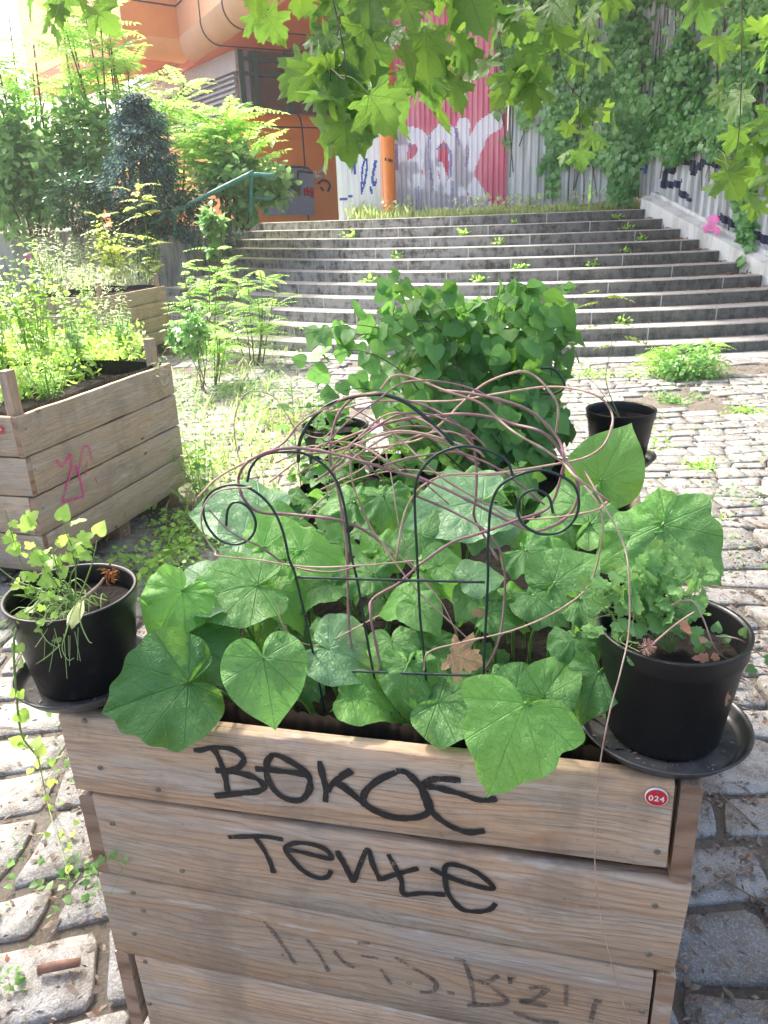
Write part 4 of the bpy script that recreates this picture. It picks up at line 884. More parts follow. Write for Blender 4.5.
TW = [  # (pixel polyline at distance Y, leaves, size)
    ([(470, -120), (390, -60), (335, -10), (330, 40)], 2.3, 9, .145), ([(400, -60), (350, 0), (330, 60), (318, 90)], 2.25, 10, .15), ([(380, -60), (370, 0), (378, 50), (380, 85)], 2.4, 8, .14),
    ([(400, -60), (400, 0), (412, 50), (415, 75)], 2.7, 9, .13), ([(340, 30), (330, 70), (335, 100), (342, 115)], 2.2, 4, .15), ([(440, -60), (445, -10), (450, 30), (455, 60)], 3.0, 9, .135), ([(470, -60), (490, 0), (500, 40), (505, 70)], 3.1, 9, .13),
    ([(520, -50), (540, 0), (548, 40), (545, 75)], 3.0, 9, .13), ([(560, -50), (575, 0), (590, 20), (600, 45)], 3.2, 6, .12), ([(600, -40), (560, 60), (590, 110), (605, 130)], 3.5, 9, .095), ([(580, 100), (590, 130), (580, 158)], 3.6, 5, .095),
    ([(300, -60), (262, -30), (235, -14), (222, -2)], 2.7, 6, .10), ([(50, -60), (46, -35), (50, -20)], 2.3, 3, .09), ([(75, -60), (68, -40), (72, -22)], 2.2, 2, .09),
    ([(830, -60), (790, 0), (760, 50), (745, 90)], 2.8, 10, .125), ([(850, 20), (800, 80), (765, 125), (745, 150)], 2.5, 9, .125), ([(860, 80), (800, 110), (750, 130), (720, 140)], 2.4, 7, .12), ([(700, -60), (690, -20), (695, 10), (690, 30)], 3.0, 5, .12),
    ([(860, 60), (800, 100), (778, 150), (770, 185)], 2.6, 6, .125), ([(780, -60), (760, -10), (750, 20)], 3.0, 6, .12), ([(740, 120), (715, 150), (705, 178)], 2.5, 4, .10),
    ([(500, -60), (460, -30), (430, -15), (410, 0)], 2.8, 7, .13), ([(360, -60), (300, -40), (300, -15)], 2.6, 4, .11), ([(620, -60), (600, -40), (560, -5)], 3.3, 6, .12), ([(840, -30), (815, 40), (800, 90)], 3.2, 6, .12), ([(480, -60), (505, 20), (515, 60)], 3.3, 6, .11)]
# limbs above the frame, and unseen canopy leaves added to shade the planter
lims = [((-2.2, 3.4, 4.6), .05), ((-.6, 2.6, 4.2), .06), ((1.0, 3.0, 4.0), .06), ((.2, 4.2, 4.6), .05), ((2.6, 3.0, 4.0), .05), ((-1.6, 1.6, 4.4), .05), ((3.6, 4.6, 4.4), .05), ((-3.2, 4.6, 4.9), .04)]
mB = MB(); LS = []
for (e, r0) in lims:
    kk = catmull([hub, (hub + np.array(e)) / 2 + [0, 0, .35], e], 8); LS += list(kk[12:]); tube(mB, kk, r0, .014, 7)
mB.build('limb', G['bark'], lt)
LS = np.array(LS)
for pl, Y, n, s in TW:
    P = [pt(u, v, Y + .18 * i) for i, (u, v) in enumerate(pl)]; a = P[0]; nl = LS[np.argmin(np.linalg.norm(LS - a, axis=1))]; n = int(n * (1.1 if pl[-1][0] > 560 else 1.5)); twig([nl, (nl + a) / 2 + [0, 0, .1]] + P, n, s, t0=.5)
for i in range(CANOPY):
    x, y = random.uniform(-4.2, 2.6), random.uniform(1.4, 7.2); z = 3.75 + max(0, (y - 4.5)) * .32 + random.random() * 1.3
    if noise.noise((x * .9, y * .9, 11)) < CANOPY_GAP: continue
    leaf(m2, T_PLANE_LO, (x, y, z), unit(rv() * [1, 1, .4] + [0, 0, -.3]), unit(CZ + rv(.35)), random.uniform(.14, .22))
m3.build('twig', [G['bark'], G['stemgreen']], lt); m2.build('foliage', G['lv_plane'], lt)
# ================================================================ planter boxes
G['wood'] = mat_wood('weathered larch board', (.45, .345, .25), (.47, .31, .195), (.12, .09, .065), (.35, .33, .30), .6, .34)
G['wood_end'] = mat_wood('end grain', (.30, .20, .14), (.33, .21, .14), (.09, .065, .05), (.22, .19, .17), .3, .8, False)
G['wood_far'] = mat_wood('sun bleached larch board', (.40, .33, .25), (.42, .32, .22), (.15, .12, .09), (.33, .31, .28), .5, .34)
G['soil'] = mat_simple('dark potting soil', (.018, .014, .011), .95, .2, 0, 70, .6, .01)
G['liner'] = mat_simple('black dimpled membrane', (.005, .005, .006), .3, .5, 0, 40, .3)
G['steel'] = mat_simple('zinc screw', (.26, .23, .17), .5, .5, .6, 200, .4)
def _pot():
    n = NT('dusty black plastic'); f = n.noise(n.pos, 34, 6, .75); g = n.noise(n.pos, 7, 3); d = n.m_('MULTIPLY', n.ss(n.m_('ADD', n.m_('MULTIPLY', f, .7), n.m_('MULTIPLY', g, .3)), .50, .66), n.ss(n.v, .11, .0, .12, .75))
    sp = n.ss(n.noise(n.pos, 210, 2), .70, .74); c = n.mix(d, (.0065, .007, .0085), (.085, .078, .066)); c = n.mix(n.m_('MULTIPLY', sp, .5), c, (.14, .125, .10))
    return n.fin(n.bsdf(c, n.m_('ADD', .36, n.m_('MULTIPLY', d, .5)), n.bump(f, .0004), .4))
G['pot'] = _pot()
G['saucer'] = mat_simple('dark blue grey plastic', (.018, .022, .032), .40, .5, 0, 30, .25, .0004, (.045, .045, .046))
G['saucer_dirt'] = mat_simple('dried mud film', (.10, .095, .085), .85, .3, 0, 40, .4, .001, (.045, .045, .045))
G['ink'] = mat_ink('black marker', (.012, .012, .014), .98, 260, (.20, .40))
G['ink_faint'] = mat_ink('faded black marker', (.05, .048, .055), .62, 200, (.28, .60))
G['pink_mark'] = mat_ink('pink spray mark', (.72, .06, .30), .62, 60, (.25, .55))
G['badge'] = mat_simple('red enamel', (.55, .012, .03), .35, .5, 0, 90, .15)
G['white'] = mat_simple('white print', (.8, .78, .76), .5)
G['lv_heart'] = mat_leaf('large heart leaf', (.052, .175, .045), (.145, .33, .08), .32, (.36, .68, .09), .5, 'palm', .0032, (.30, .26, .08))
G['lv_heart_bright'] = mat_leaf('fresh and backlit heart leaf', (.12, .33, .065), (.18, .40, .085), .36, (.50, .82, .10), .46, 'palm', .0032)  # fresh green leaves; the brighter colour also paints in backlight on some
G['lv_heart_glare'] = mat_leaf('heart leaf with sky glare', (.16, .33, .15), (.26, .42, .23), .3, (.4, .6, .18), .42, 'palm', .003)  # sky glare on the leaves painted in as a paler green
G['petiole'] = mat_simple('green petiole', (.20, .36, .09), .45, .5, 0, 50, .25)
G['lv_bean'] = mat_leaf('twining bush leaf', (.055, .18, .045), (.15, .33, .08), .38, (.34, .66, .08), .40, 'palm', .001)
G['lv_cel'] = mat_leaf('scalloped herb leaf', (.13, .30, .09), (.22, .42, .14), .33, (.4, .65, .12), .5, 'palm', .001)
G['lv_weed'] = mat_leaf('yellow green weed leaf', (.20, .36, .06), (.36, .50, .12), .45)
G['wire'] = mat_simple('dark green coated wire', (.008, .028, .026), .38, .5, 0, 60, .2)
G['vine_purple'] = mat_simple('purple vine', (.27, .10, .15), .5, .4, 0, 45, .45, .001, (.25, .17, .14))
G['vine_tan'] = mat_simple('tan dry vine', (.50, .38, .29), .65, .3, 0, 35, .4, .001, (.36, .20, .17))
G['dry'] = mat_leaf('dry brown leaf', (.42, .26, .15), (.52, .34, .22), .25, (.5, .3, .15), .7, 'plane', .004)
G['rust'] = mat_simple('rust brown fruit', (.42, .15, .04), .8, .3, 0, 90, .5, .004)
G['drypink'] = mat_leaf('withered pinkish leaf', (.55, .24, .17), (.62, .36, .26), .3, (.6, .3, .2), .7, 'mid', .003)
def screw(mb, p, n, r=.0050):
    x, y = perp(n); a = np.arange(12) * math.pi / 6; ring = lambda rr, h: [np.array(p) + n * h + rr * (math.cos(t) * x + math.sin(t) * y) for t in a]
    V = ring(r, -.002) + ring(r, .0008) + ring(r * .82, .0012) + ring(r * .35, .0009) + ring(r * .3, -.001); Q = [(k * 12 + j, k * 12 + (j + 1) % 12, (k + 1) * 12 + (j + 1) % 12, (k + 1) * 12 + j) for k in range(4) for j in range(12)]
    mb.add(V, quads=Q, tris=[(48, 48 + j, 48 + (j + 1) % 12) for j in range(1, 11)])
TH = .030
def rim_liner(r, fr, L, D, inset, zt, dep=.25, h=.016, seed=0):
    """dimpled membrane lining the box, its wavy edge standing a little above the rim"""
    mb = MB(); P = []
    c = [(inset, inset), (L - inset, inset), (L - inset, D - inset), (inset, D - inset)]
    for i in range(4):
        a, b = np.array(c[i]), np.array(c[(i + 1) % 4]); n = int(np.linalg.norm(b - a) / .006); ctr = np.array([L / 2, D / 2]); nn = np.array([-(b - a)[1], (b - a)[0]]); nn = nn / np.linalg.norm(nn)
        for j in range(n):
            p = a + (b - a) * j / n; s = len(P) * .006; P.append((*(p + nn * (.004 + .0045 * abs(math.sin(s * 140)) + .008 * (1 + noise.noise((s * 3, seed, 0))))), zt + h * (.6 + .5 * noise.noise((s * 4, seed, 5))) + .0025 * math.sin(s * 280)))
    n = len(P); V = [fr(*p) for p in P] + [fr(x, y, zt - .02) for x, y, z in P] + [fr(x, y, zt - dep) for x, y, z in P]
    mb.add(V, quads=[(k * n + j, k * n + (j + 1) % n, (k + 1) * n + (j + 1) % n, (k + 1) * n + j) for k in (0, 1) for j in range(n)]); mb.build('liner', G['liner'], r, smooth=True)
def soil(r, fr, L, D, inset, zt):
    nx, ny = 30, 36; mb = MB(); V = []
    for j in range(ny):
        for i in range(nx):
            x = inset + (L - 2 * inset) * i / (nx - 1); y = inset + (D - 2 * inset) * j / (ny - 1); V.append(fr(x, y, zt + .02 * noise.noise((x * 9, y * 9, 0)) + .012 * noise.noise((x * 30, y * 30, 0))))
    mb.add(V, quads=grid(nx, ny)); mb.build('soil', G['soil'], r)
# ---- main box: front boards follow the corners seen in the photograph, on the front plane
mbx = root('planter_box', cw(CL / 2, CD / 2, -CO[2]), 'large weathered wooden planter in front with black marker writing and red 024 badge', 'planter', 'wooden planter boxes')
def fp(u, v, off=0.0): return on_plane(u, v, CO - CY * off, CY)
rows = [((57, 714), (676, 783), (665, 870), (77, 791)), ((93, 796), (689, 886), (676, 976), (102, 873)), ((97, 872), (655, 973), (641, 1062), (117, 952)), ((134, 954), (674, 1064), (664, 1150), (152, 1028))]
FB = []
for i, q in enumerate(rows):
    tl, tr, br, bl = [fp(*p) for p in q]; A = (tl + bl) / 2; B = (tr + br) / 2; g = .0025 if i else 0
    h0 = np.linalg.norm(tl - bl) - g; h1 = np.linalg.norm(tr - br) - g; up = unit((tl - bl) + (tr - br)); up = unit(up - CY * (up @ CY)); mb = MB()
    plank(mb, A, B, up, -CY, h0, h1, TH, .13 + i * .217, 30, .003, .0010, 0, 1); o = mb.build('plank', [G['wood'], G['wood_end']], mbx); FB.append(o)
SC_PX = [[(84, 721), (100, 768), (158, 790), (657, 852), (647, 840)], [(112, 824), (182, 871), (655, 906), (649, 955)], [(133, 893), (134, 934), (143, 911), (642, 1012)], [(145, 962), (149, 1004)]]
for o, pts in zip(FB, SC_PX):
    for (u, v) in pts[:4]:
        mb = MB(); screw(mb, fp(u, v, .0015), -CY); mb.build('screw', G['steel'], o)
# side boards, alternating so that their ends show where the front boards stop short
def side(xc, nrm, zc, h, y0, y1, rnd, nm='plank', r=None, fr=cw, ax=CX):
    mb = MB(); plank(mb, fr(xc, y0, zc), fr(xc, y1, zc), CZ, ax * nrm, h, h, TH, rnd, 18, .003, .002, 0, 1); return mb.build(nm, [G['wood'], G['wood_end']], mbx if r is None else r)
zz = [loc_c(fp(*q[1]))[2] for q in rows] + [loc_c(fp(*rows[-1][2]))[2]]
zl = [loc_c(fp(*q[0]))[2] for q in rows] + [loc_c(fp(*rows[-1][3]))[2]]
xr = [loc_c(fp(*q[1]))[0] for q in rows]; xl = [loc_c(fp(*q[0]))[0] for q in rows]
XR = loc_c(fp(705, 783))[0]; XL = loc_c(fp(79, 796))[0]
for i in range(4):
    zc, h = (zz[i] + zz[i + 1]) / 2, zz[i] - zz[i + 1] - .003
    front_r = 0.0 if i in (0, 2) else TH + .002
    side(max(XR, xr[i] + (.0 if i in (1, 3) else TH)) - (0 if i in (0, 2) else .0), 1, zc, h, front_r, CD, .31 + i * .19)
    zc, h = (zl[i] + zl[i + 1]) / 2, zl[i] - zl[i + 1] - .003
    x = (xl[i] if i in (0, 2) else XL); side(x if i in (1, 3) else xl[i] + .004, -1, zc, h, 0.0 if i in (1, 3) else TH + .002, CD, .52 + i * .23)
for i in range(4):
    zc, h = (zl[i] + zl[i + 1]) / 2, zl[i] - zl[i + 1] - .003; mb = MB(); plank(mb, cw(CL - .01, CD, zc), cw(.01, CD, zc), CZ, CY, h, h, TH, .7 + i * .1, 14, .003, .002, 0, 1); mb.build('plank', [G['wood'], G['wood_end']], mbx)
for x in (.05, CL - .05):
    for y in (TH + .004, CD - TH - .07): mb = MB(); box(mb, (x - .03, y, -CO[2] + .004), (x + .03, y + .06, -.03), M=cw, luvf=lambda V: np.column_stack([V[:, 2], V[:, 0], V[:, 1] * 0 + .4])); mb.build('corner_post', G['wood'], mbx)
for x0 in (.0, CL / 2 - .05, CL - .1): mb = MB(); box(mb, (x0 + .03, .05, -CO[2] + .004), (x0 + .12, CD - .03, zz[4] - .004), M=cw, luvf=lambda V: np.column_stack([V[:, 1], V[:, 0], V[:, 1] * 0 + .8])); mb.build('pallet_runner', G['wood'], mbx)
rim_liner(mbx, cw, CL, CD, TH + .004, 0, .6, .022, 1); soil(mbx, cw, CL, CD, TH + .01, -.075)
# ---- marker writing on the front boards
def stroke(mb, pts, w, off=.0018, taper=True, pl=fp, nrm=-CY, tz=CZ):
    k = catmull([pl(u, v, off) for u, v in pts], 7); n = len(k); T = np.gradient(k, axis=0); T /= np.linalg.norm(T, axis=1)[:, None] + 1e-9; S = np.cross(T, nrm); V = []
    for i in range(n):
        ww = w / 2 * (1 + .38 * noise.noise((i * .22, w * 999, pts[0][0])) + .12 * noise.noise((i * 1.3, 4, pts[0][1]))) * (1 if 0 < i < n - 1 else .85); V += [k[i] - S[i] * ww, k[i] - S[i] * ww * .5 + nrm * .0001, k[i] + S[i] * ww * .5 + nrm * .0001, k[i] + S[i] * ww]
    mb.add(V, quads=grid(4, n))
    return k
ZA = lambda p: Zp(p, 180, 730, 4.267); ZC = lambda p: Zp(p, 340, 750, 4.267)
row1 = [ZA([(58, 88), (95, 85), (140, 75), (220, 82), (270, 120), (255, 155), (210, 175), (150, 172)]), ZA([(135, 70), (165, 120), (190, 190), (203, 262)]), ZA([(150, 172), (240, 182), (320, 205), (358, 240), (330, 262), (240, 272), (148, 282)]),
        ZA([(395, 105), (370, 140), (372, 200), (405, 260), (455, 295), (510, 300), (545, 270), (555, 220), (530, 175), (470, 135), (415, 108), (385, 108)]), ZA([(320, 166), (400, 172), (480, 182), (555, 192)]),
        ZA([(595, 132), (607, 190), (622, 250), (620, 308)]), ZA([(735, 175), (690, 200), (650, 232), (628, 262)]), ZA([(660, 222), (700, 250), (768, 300), (790, 320)]),
        ZC([(0, 110), (45, 85)]), ZC([(0, 145), (50, 185), (105, 232), (160, 265), (230, 288), (310, 290), (365, 275), (385, 240), (365, 190), (320, 130), (280, 95), (240, 90)]), ZC([(240, 95), (170, 125), (115, 170), (100, 205), (110, 235)]),
        ZC([(515, 130), (440, 124), (380, 130), (352, 160), (365, 210), (385, 255), (430, 300), (490, 335), (550, 352), (618, 345)]), ZC([(360, 152), (430, 165), (520, 190), (600, 215), (670, 208)])]
row2 = [ZA([(205, 458), (270, 455), (360, 455), (440, 468)]), ZA([(320, 460), (350, 500), (380, 555), (400, 612)]), ZA([(445, 510), (520, 522), (590, 540), (648, 548), (620, 510), (560, 488), (490, 483), (450, 505), (475, 550), (530, 605), (590, 632), (630, 625), (645, 600)]),
        ZA([(670, 515), (700, 580), (742, 645)]), ZC([(0, 455), (30, 510), (55, 560), (85, 490), (118, 425), (140, 490), (172, 560)]), ZC([(170, 555), (240, 530), (335, 505)]), ZC([(205, 445), (235, 500), (262, 560), (272, 615), (350, 612), (450, 618)]),
        ZC([(385, 505), (470, 545), (560, 575), (655, 592), (600, 535), (530, 500), (455, 492), (448, 550), (465, 620), (520, 680), (590, 690), (640, 680), (665, 655)])]
mb = MB()
for i, s in enumerate(row1): stroke(mb, s, .0122, .0020 + .0001 * i)
mb.build('marker_writing', G['ink'], FB[0])
mb = MB()
for i, s in enumerate(row2): stroke(mb, s, .0100, .0020 + .0001 * i)
mb.build('marker_writing', G['ink'], FB[1])
ZD = lambda p: Zp(p, 240, 904, 3.84); ZE = lambda p: Zp(p, 430, 924, 3.49)
f3 = [ZD([(92, 65), (150, 140), (215, 235)]), ZD([(255, 135), (300, 190), (340, 260)]), ZD([(360, 180), (400, 225), (440, 245)]), ZD([(465, 200), (530, 208)]), ZD([(540, 250), (580, 310)]), ZD([(595, 205), (680, 255), (750, 300), (740, 335), (690, 340)]), ZD([(640, 300), (655, 310)]), ZD([(450, 150), (500, 152)]), ZD([(160, 190), (165, 200)]),
      ZE([(60, 240), (85, 243)]), ZE([(85, 120), (120, 135), (145, 210), (155, 280)]), ZE([(135, 190), (190, 205), (240, 180)]), ZE([(165, 195), (215, 225), (265, 262), (250, 280), (130, 285)]), ZE([(270, 190), (300, 190)]), ZE([(278, 185), (280, 210)]), ZE([(345, 225), (410, 222), (360, 265), (315, 272), (410, 288)]), ZE([(475, 210), (475, 285)]), ZE([(290, 310), (380, 340), (450, 345)]), ZE([(570, 268), (600, 272)]), ZE([(575, 280), (560, 345)])]
mb = MB()
for i, s in enumerate(f3): stroke(mb, s, .0095 if i > 8 else .0085, .0020 + .0001 * i)
mb.build('faded_writing', G['ink_faint'], FB[2])
# badge
bc = fp(656.5, 797, .0045); mb = MB(); a = np.linspace(0, 2 * math.pi, 41)[:-1]; rb = .0158; BM = lambda x, z, o: bc + CX * x + CZ * z - CY * o
for rr, zz_, mt in ((rb, 0, 1),):
    V = [BM(rr * math.cos(t) * 1.05, rr * math.sin(t), -.002) for t in a] + [BM(rr * math.cos(t) * 1.05, rr * math.sin(t), .0012) for t in a] + [BM(rr * .93 * math.cos(t) * 1.05, rr * .93 * math.sin(t), .0016) for t in a]
    mb.add(V, quads=[(k * 40 + j, k * 40 + (j + 1) % 40, (k + 1) * 40 + (j + 1) % 40, (k + 1) * 40 + j) for k in (0, 1) for j in range(40)], mat=1); mb.add(V[80:] + [BM(0, 0, .0017)], tris=[(j, (j + 1) % 40, 40) for j in range(40)], mat=0)
bd = mb.build('number_badge', [G['badge'], G['white']], FB[0])
def text_mesh(s, size, origin, ax, az, n, mat, parent, bold=.0):
    cu = bpy.data.curves.new('t', 'FONT'); cu.body = s; cu.size = size; cu.align_x = 'CENTER'; cu.align_y = 'CENTER'; cu.extrude = .0; cu.offset = bold; cu.space_character = 1.15
    ob = bpy.data.objects.new('t', cu); scene.collection.objects.link(ob); dg = bpy.context.evaluated_depsgraph_get(); dg.update(); me = bpy.data.meshes.new_from_object(ob.evaluated_get(dg)); mb = MB()
    V = np.array([v.co[:] for v in me.vertices]); W = np.array(origin) + V[:, :1] * ax + V[:, 1:2] * az + n * .0008; tr = []
    for p in me.polygons:
        v = list(p.vertices); tr += [(v[0], v[i], v[i + 1]) for i in range(1, len(v) - 1)]
    mb.add(W, tris=tr); bpy.data.objects.remove(ob); bpy.data.meshes.remove(me); bpy.data.curves.remove(cu); return mb.build('number', mat, parent, smooth=False)
text_mesh('024', .0138, BM(0, -.0016, .0016), CX, CZ, -CY, G['white'], bd, .0003)
mb = MB(); screw(mb, BM(.0005, .0108, .0016), -CY, .0018); mb.build('screw', G['steel'], bd)
# ---- other two boxes
def planter(label, TL, TR, BLd, top, bottom, depth_dir, L2, wide_rows, badge=False, posts=(), mat='wood_far', front_len=None, group='wooden planter boxes', leftlen=1.08):
    """TL->TR: rim of the face turned to the viewer; depth_dir: direction of the second face"""
    TL = np.array([*TL, top], float); TR = np.array([*TR, top], float); d = unit(TR - TL); L = np.linalg.norm(TR - TL); nn = np.array([d[1], -d[0], 0]); inn = -nn
    if (CAM - TL) @ nn < 0: nn = -nn; inn = -nn
    r = root('planter_box', (*(TL + d * L / 2 + inn * L2 / 2)[:2], 0), label, 'planter', group); fr = lambda x, y, z: TL + d * x + inn * y + CZ * z; hrow = (top - bottom) / wide_rows; first = []
    for i in range(wide_rows):
        zc = -hrow * (i + .5); j = (i % 2) * .0
        x0, x1 = (0, L) if i % 2 == 0 else (.002, L)
        mb = MB(); plank(mb, fr(x0 + (.0 if i % 2 == 0 else .03), 0, zc), fr(x1, 0, zc), CZ, nn, hrow - .008, hrow - .008, TH, .21 + i * .27 + top, 14, .003, .002, 0, 1); first.append(mb.build('plank', [G[mat], G['wood_end']], r))
        for xa, sg in ((0, -1), (L, 1)):
            mb = MB(); plank(mb, fr(xa + (.0 if sg > 0 else .0), TH + .002 if i % 2 == 0 or sg > 0 else 0, zc), fr(xa, L2, zc), CZ, d * sg, hrow - .008, hrow - .008, TH, .4 + i * .31 + sg * .05, 12, .003, .002, 0, 1); s_ = mb.build('plank', [G[mat], G['wood_end']], r)
            if sg < 0 and i == 0: side0 = s_
        mb = MB(); plank(mb, fr(L - TH, L2, zc), fr(TH, L2, zc), CZ, inn, hrow - .008, hrow - .008, TH, .6 + i * .13, 8, .003, .002, 0, 1); mb.build('plank', [G[mat], G['wood_end']], r)
        for x in (.045, L - .045):
            mb = MB(); screw(mb, fr(x, -.001, zc + .03), nn, .005); mb.build('screw', G['steel'], first[-1])
    for (x, y, hh) in posts:
        mb = MB(); box(mb, (x, y, -top + .004), (x + .055, y + .045, hh), M=fr, luvf=lambda V: np.column_stack([V[:, 2], V[:, 0] + V[:, 1], V[:, 1] * 0 + .33])); mb.build('corner_post', G['wood'], r)
    for x in (.06, L / 2 - .05, L - .18):
        mb = MB(); box(mb, (x, .03, -top + .004), (x + .11, .15, bottom - top - .004), M=fr, luvf=lambda V: V); mb.build('foot', G['wood_end'], r); mb = MB(); box(mb, (x, L2 - .2, -top + .004), (x + .11, L2 - .08, bottom - top - .004), M=fr, luvf=lambda V: V); mb.build('foot', G['wood_end'], r)
    rim_liner(r, fr, L, L2, TH + .004, 0, .3, .02, top * 7); soil(r, fr, L, L2, TH + .01, -.07)
    return r, fr, first, side0, d, nn, L
AT = .905
a1, a2 = on_z(16, 417, AT)[:2], on_z(170.6, 362.5, AT)[:2]
boxA, frA, fA, sA, dA, nA, LA = planter('near left wooden planter with a pink spray mark and tall weeds', a1, a2, None, AT, .115, None, 1.25, 4, posts=[(.035, .035, .20), (LA_ if False else np.linalg.norm(a2 - a1) - .13, .04, .16), (.04, 1.15, .2)])
ap = lambda u, v, off=0: on_plane(u, v, frA(0, 0, 0) + nA * (off + .0042), nA)
ZF = lambda p: Zp(p, 0, 330, 3.84); mb = MB()
for s in ([(215, 500), (240, 520), (272, 475)], [(272, 475), (275, 530), (255, 600), (238, 660)], [(238, 660), (320, 640)], [(290, 520), (310, 580), (322, 640)]): stroke(mb, ZF(s), .022, 0, pl=ap, nrm=nA)
for s in ([(300, 560), (318, 460), (340, 450), (355, 500)], [(335, 500), (330, 560)], [(360, 560), (375, 590)]): stroke(mb, ZF(s), .012, 0, pl=ap, nrm=nA)
mb.build('pink_mark', G['pink_mark'], fA[1])
tx = -nA; q0 = frA(-.004, .10, -.02 - .04)
bdA = MB(); a = np.linspace(0, 2 * math.pi, 25)[:-1]; qn = -dA; bdA.add([q0 + tx * .021 * math.cos(t) + CZ * .021 * math.sin(t) + qn * .004 for t in a] + [q0 + qn * .005], tris=[(j, (j + 1) % 24, 24) for j in range(24)]); b_ = bdA.build('number_badge', G['badge'], sA)
text_mesh('023', .017, q0 + qn * .0062, -tx, CZ, qn, G['white'], b_, .0005)
b1, b2 = on_z(101.5, 297, AT)[:2], on_z(165, 285.5, AT)[:2]; b2 = b1 + (b2 - b1)
boxB, frB, fB, sB, dB, nB, LB = planter('small looking far left wooden planter overgrown with pale weeds', b1, b2, None, AT, .15, None, 1.2, 4, posts=[(.03, .035, .16), (np.linalg.norm(b2 - b1) - .13, .04, .17), (.04, 1.0, .18)])
# ================================================================ trellis
TY = .105
tr_ = root('wire_trellis', cw(.5, TY, -.07), 'dark green wire trellis with curled scrolls standing at the front of the planter', 'trellis')
ZG = lambda p: Zp(p, 180, 360, 2.56); ZH = lambda p: Zp(p, 400, 360, 2.56); ZI = lambda p: Zp(p, 180, 540, 2.56); Z6b = lambda p: Zp(p, 384, 480, 2)
def wire(pts, yl=TY, r=.0022, nm='wire', dep=None):
    P = [on_c(u, v, yl if dep is None else dep[0] + (dep[1] - dep[0]) * i / (len(pts) - 1)) for i, (u, v) in enumerate(pts)]
    q = P[-1] + CZ * -.11 if to_px(P[-1])[1] > 700 else None
    k = catmull(P, 8); k = np.vstack([k, q]) if q is not None else k; mb = MB(); tube(mb, k, r, None, 8); return mb.build(nm, G['wire'], tr_)
wire(ZG([(118, 425), (122, 385), (135, 366), (158, 366), (183, 388), (194, 422), (180, 455), (145, 472), (100, 460), (68, 420), (60, 375), (80, 338), (125, 320), (170, 325), (215, 355), (245, 395), (265, 445), (280, 512)]) + ZI([(295, 90), (330, 240), (355, 360), (372, 442)]), nm='scroll')
wire(ZG([(172, 312), (182, 275), (210, 245), (260, 235), (312, 238), (360, 262), (395, 300), (415, 350), (428, 420), (438, 500)]) + ZI([(455, 110), (480, 260), (500, 370), (507, 458)]), TY + .006, nm='arch')
wire(ZG([(302, 262), (308, 205), (335, 155), (380, 115), (440, 95), (510, 88), (570, 105), (620, 140), (660, 178), (700, 215)]), TY + .05, .003, nm='arch')
wire(ZH([(290, 300), (270, 255), (205, 226), (150, 222), (90, 245), (50, 290), (38, 340), (40, 430)]) + ZI([(606, 20), (615, 200), (628, 330), (636, 462)]), TY + .004, nm='arch')
wire(ZH([(392, 392), (380, 350), (345, 332), (310, 350), (301, 390), (320, 425), (360, 445), (410, 440), (445, 410), (458, 365), (445, 320), (400, 292), (350, 282), (290, 300), (250, 330), (232, 380), (227, 440), (224, 500)]) + Z6b([(208, 190), (203, 300), (195, 480)]), TY + .002, nm='scroll')
wire(ZI([(295, 95), (450, 100), (620, 104), (780, 108)]), TY - .003, .0022, nm='crossbar'); wire(ZI([(352, 333), (500, 338), (768, 348)]), TY - .003, .0022, nm='crossbar')
wire([(414, 657), (414, 690), (414, 722)], TY + .02, .002)
wire([(541, 368), (553, 369), (562, 378), (564, 388), (553, 394), (542, 393)], 1.2, .0035, nm='scroll')
# ================================================================ bare vines
def vine(r, pts, d0, d1, rad, mat, wob=.012, nm='stem'):
    P = []
    for i, (u, v) in enumerate(pts):
        t = i / (len(pts) - 1); P.append(on_c(u, v, d0 + (d1 - d0) * t + wob * math.sin(i * 2.1 + pts[0][0])))
    k = catmull(P, 8); n = len(k); s = np.concatenate([[0], np.cumsum(np.linalg.norm(np.diff(k, axis=0), axis=1))])
    rad *= .82; rr = np.array([rad * (1 + .45 * math.exp(-((q % .085 - .04) / .004) ** 2)) for q in s]); mb = MB(); tube(mb, k, rr, None, 7, random.random())
    mb.build(nm, mat, r); return k
vp = root('bare_vine', cw(.55, .2, -.07), 'tangle of thick purple bare vine stems looped through the wire trellis', 'vine'); VP, VT = G['vine_purple'], G['vine_tan']
vine(vp, ZG([(225, 235), (175, 260), (150, 300), (160, 350), (200, 388), (280, 395), (380, 405), (440, 420), (500, 455), (545, 500)]), .10, .16, .0030, VP)
vine(vp, [(248, 461), (268, 452), (297, 448), (336, 454), (367, 463), (400, 473), (423, 479), (462, 497), (498, 516), (529, 530), (548, 528), (568, 516), (578, 497), (576, 477), (564, 458), (552, 440), (537, 430), (513, 424), (490, 417), (459, 414), (423, 417), (400, 420), (372, 428), (330, 444)], .09, .22, .0029, VP)
vine(vp, [(371, 714), (352, 649), (348, 599), (346, 540), (338, 490), (330, 454), (336, 420), (352, 399), (379, 393), (405, 400), (430, 408), (453, 421), (470, 438), (476, 462), (476, 497), (474, 516), (484, 536), (498, 560)], .12, .25, .0026, VP)
vine(vp, [(382, 712), (383, 685), (377, 649), (371, 618), (373, 599), (399, 583), (422, 563), (453, 542), (478, 534), (517, 520), (548, 508), (560, 481), (564, 458), (556, 436), (528, 410), (480, 395), (440, 390)], .10, .18, .0028, VP)
vine(vp, Z6b([(60, 30), (130, 60), (200, 100), (235, 150), (242, 220), (230, 320), (195, 390), (150, 430), (100, 450)]), .15, .2, .0024, VP)
vine(vp, [(209, 510), (231, 532), (262, 548), (290, 566), (330, 572), (360, 566)], .09, .14, .0018, VP)
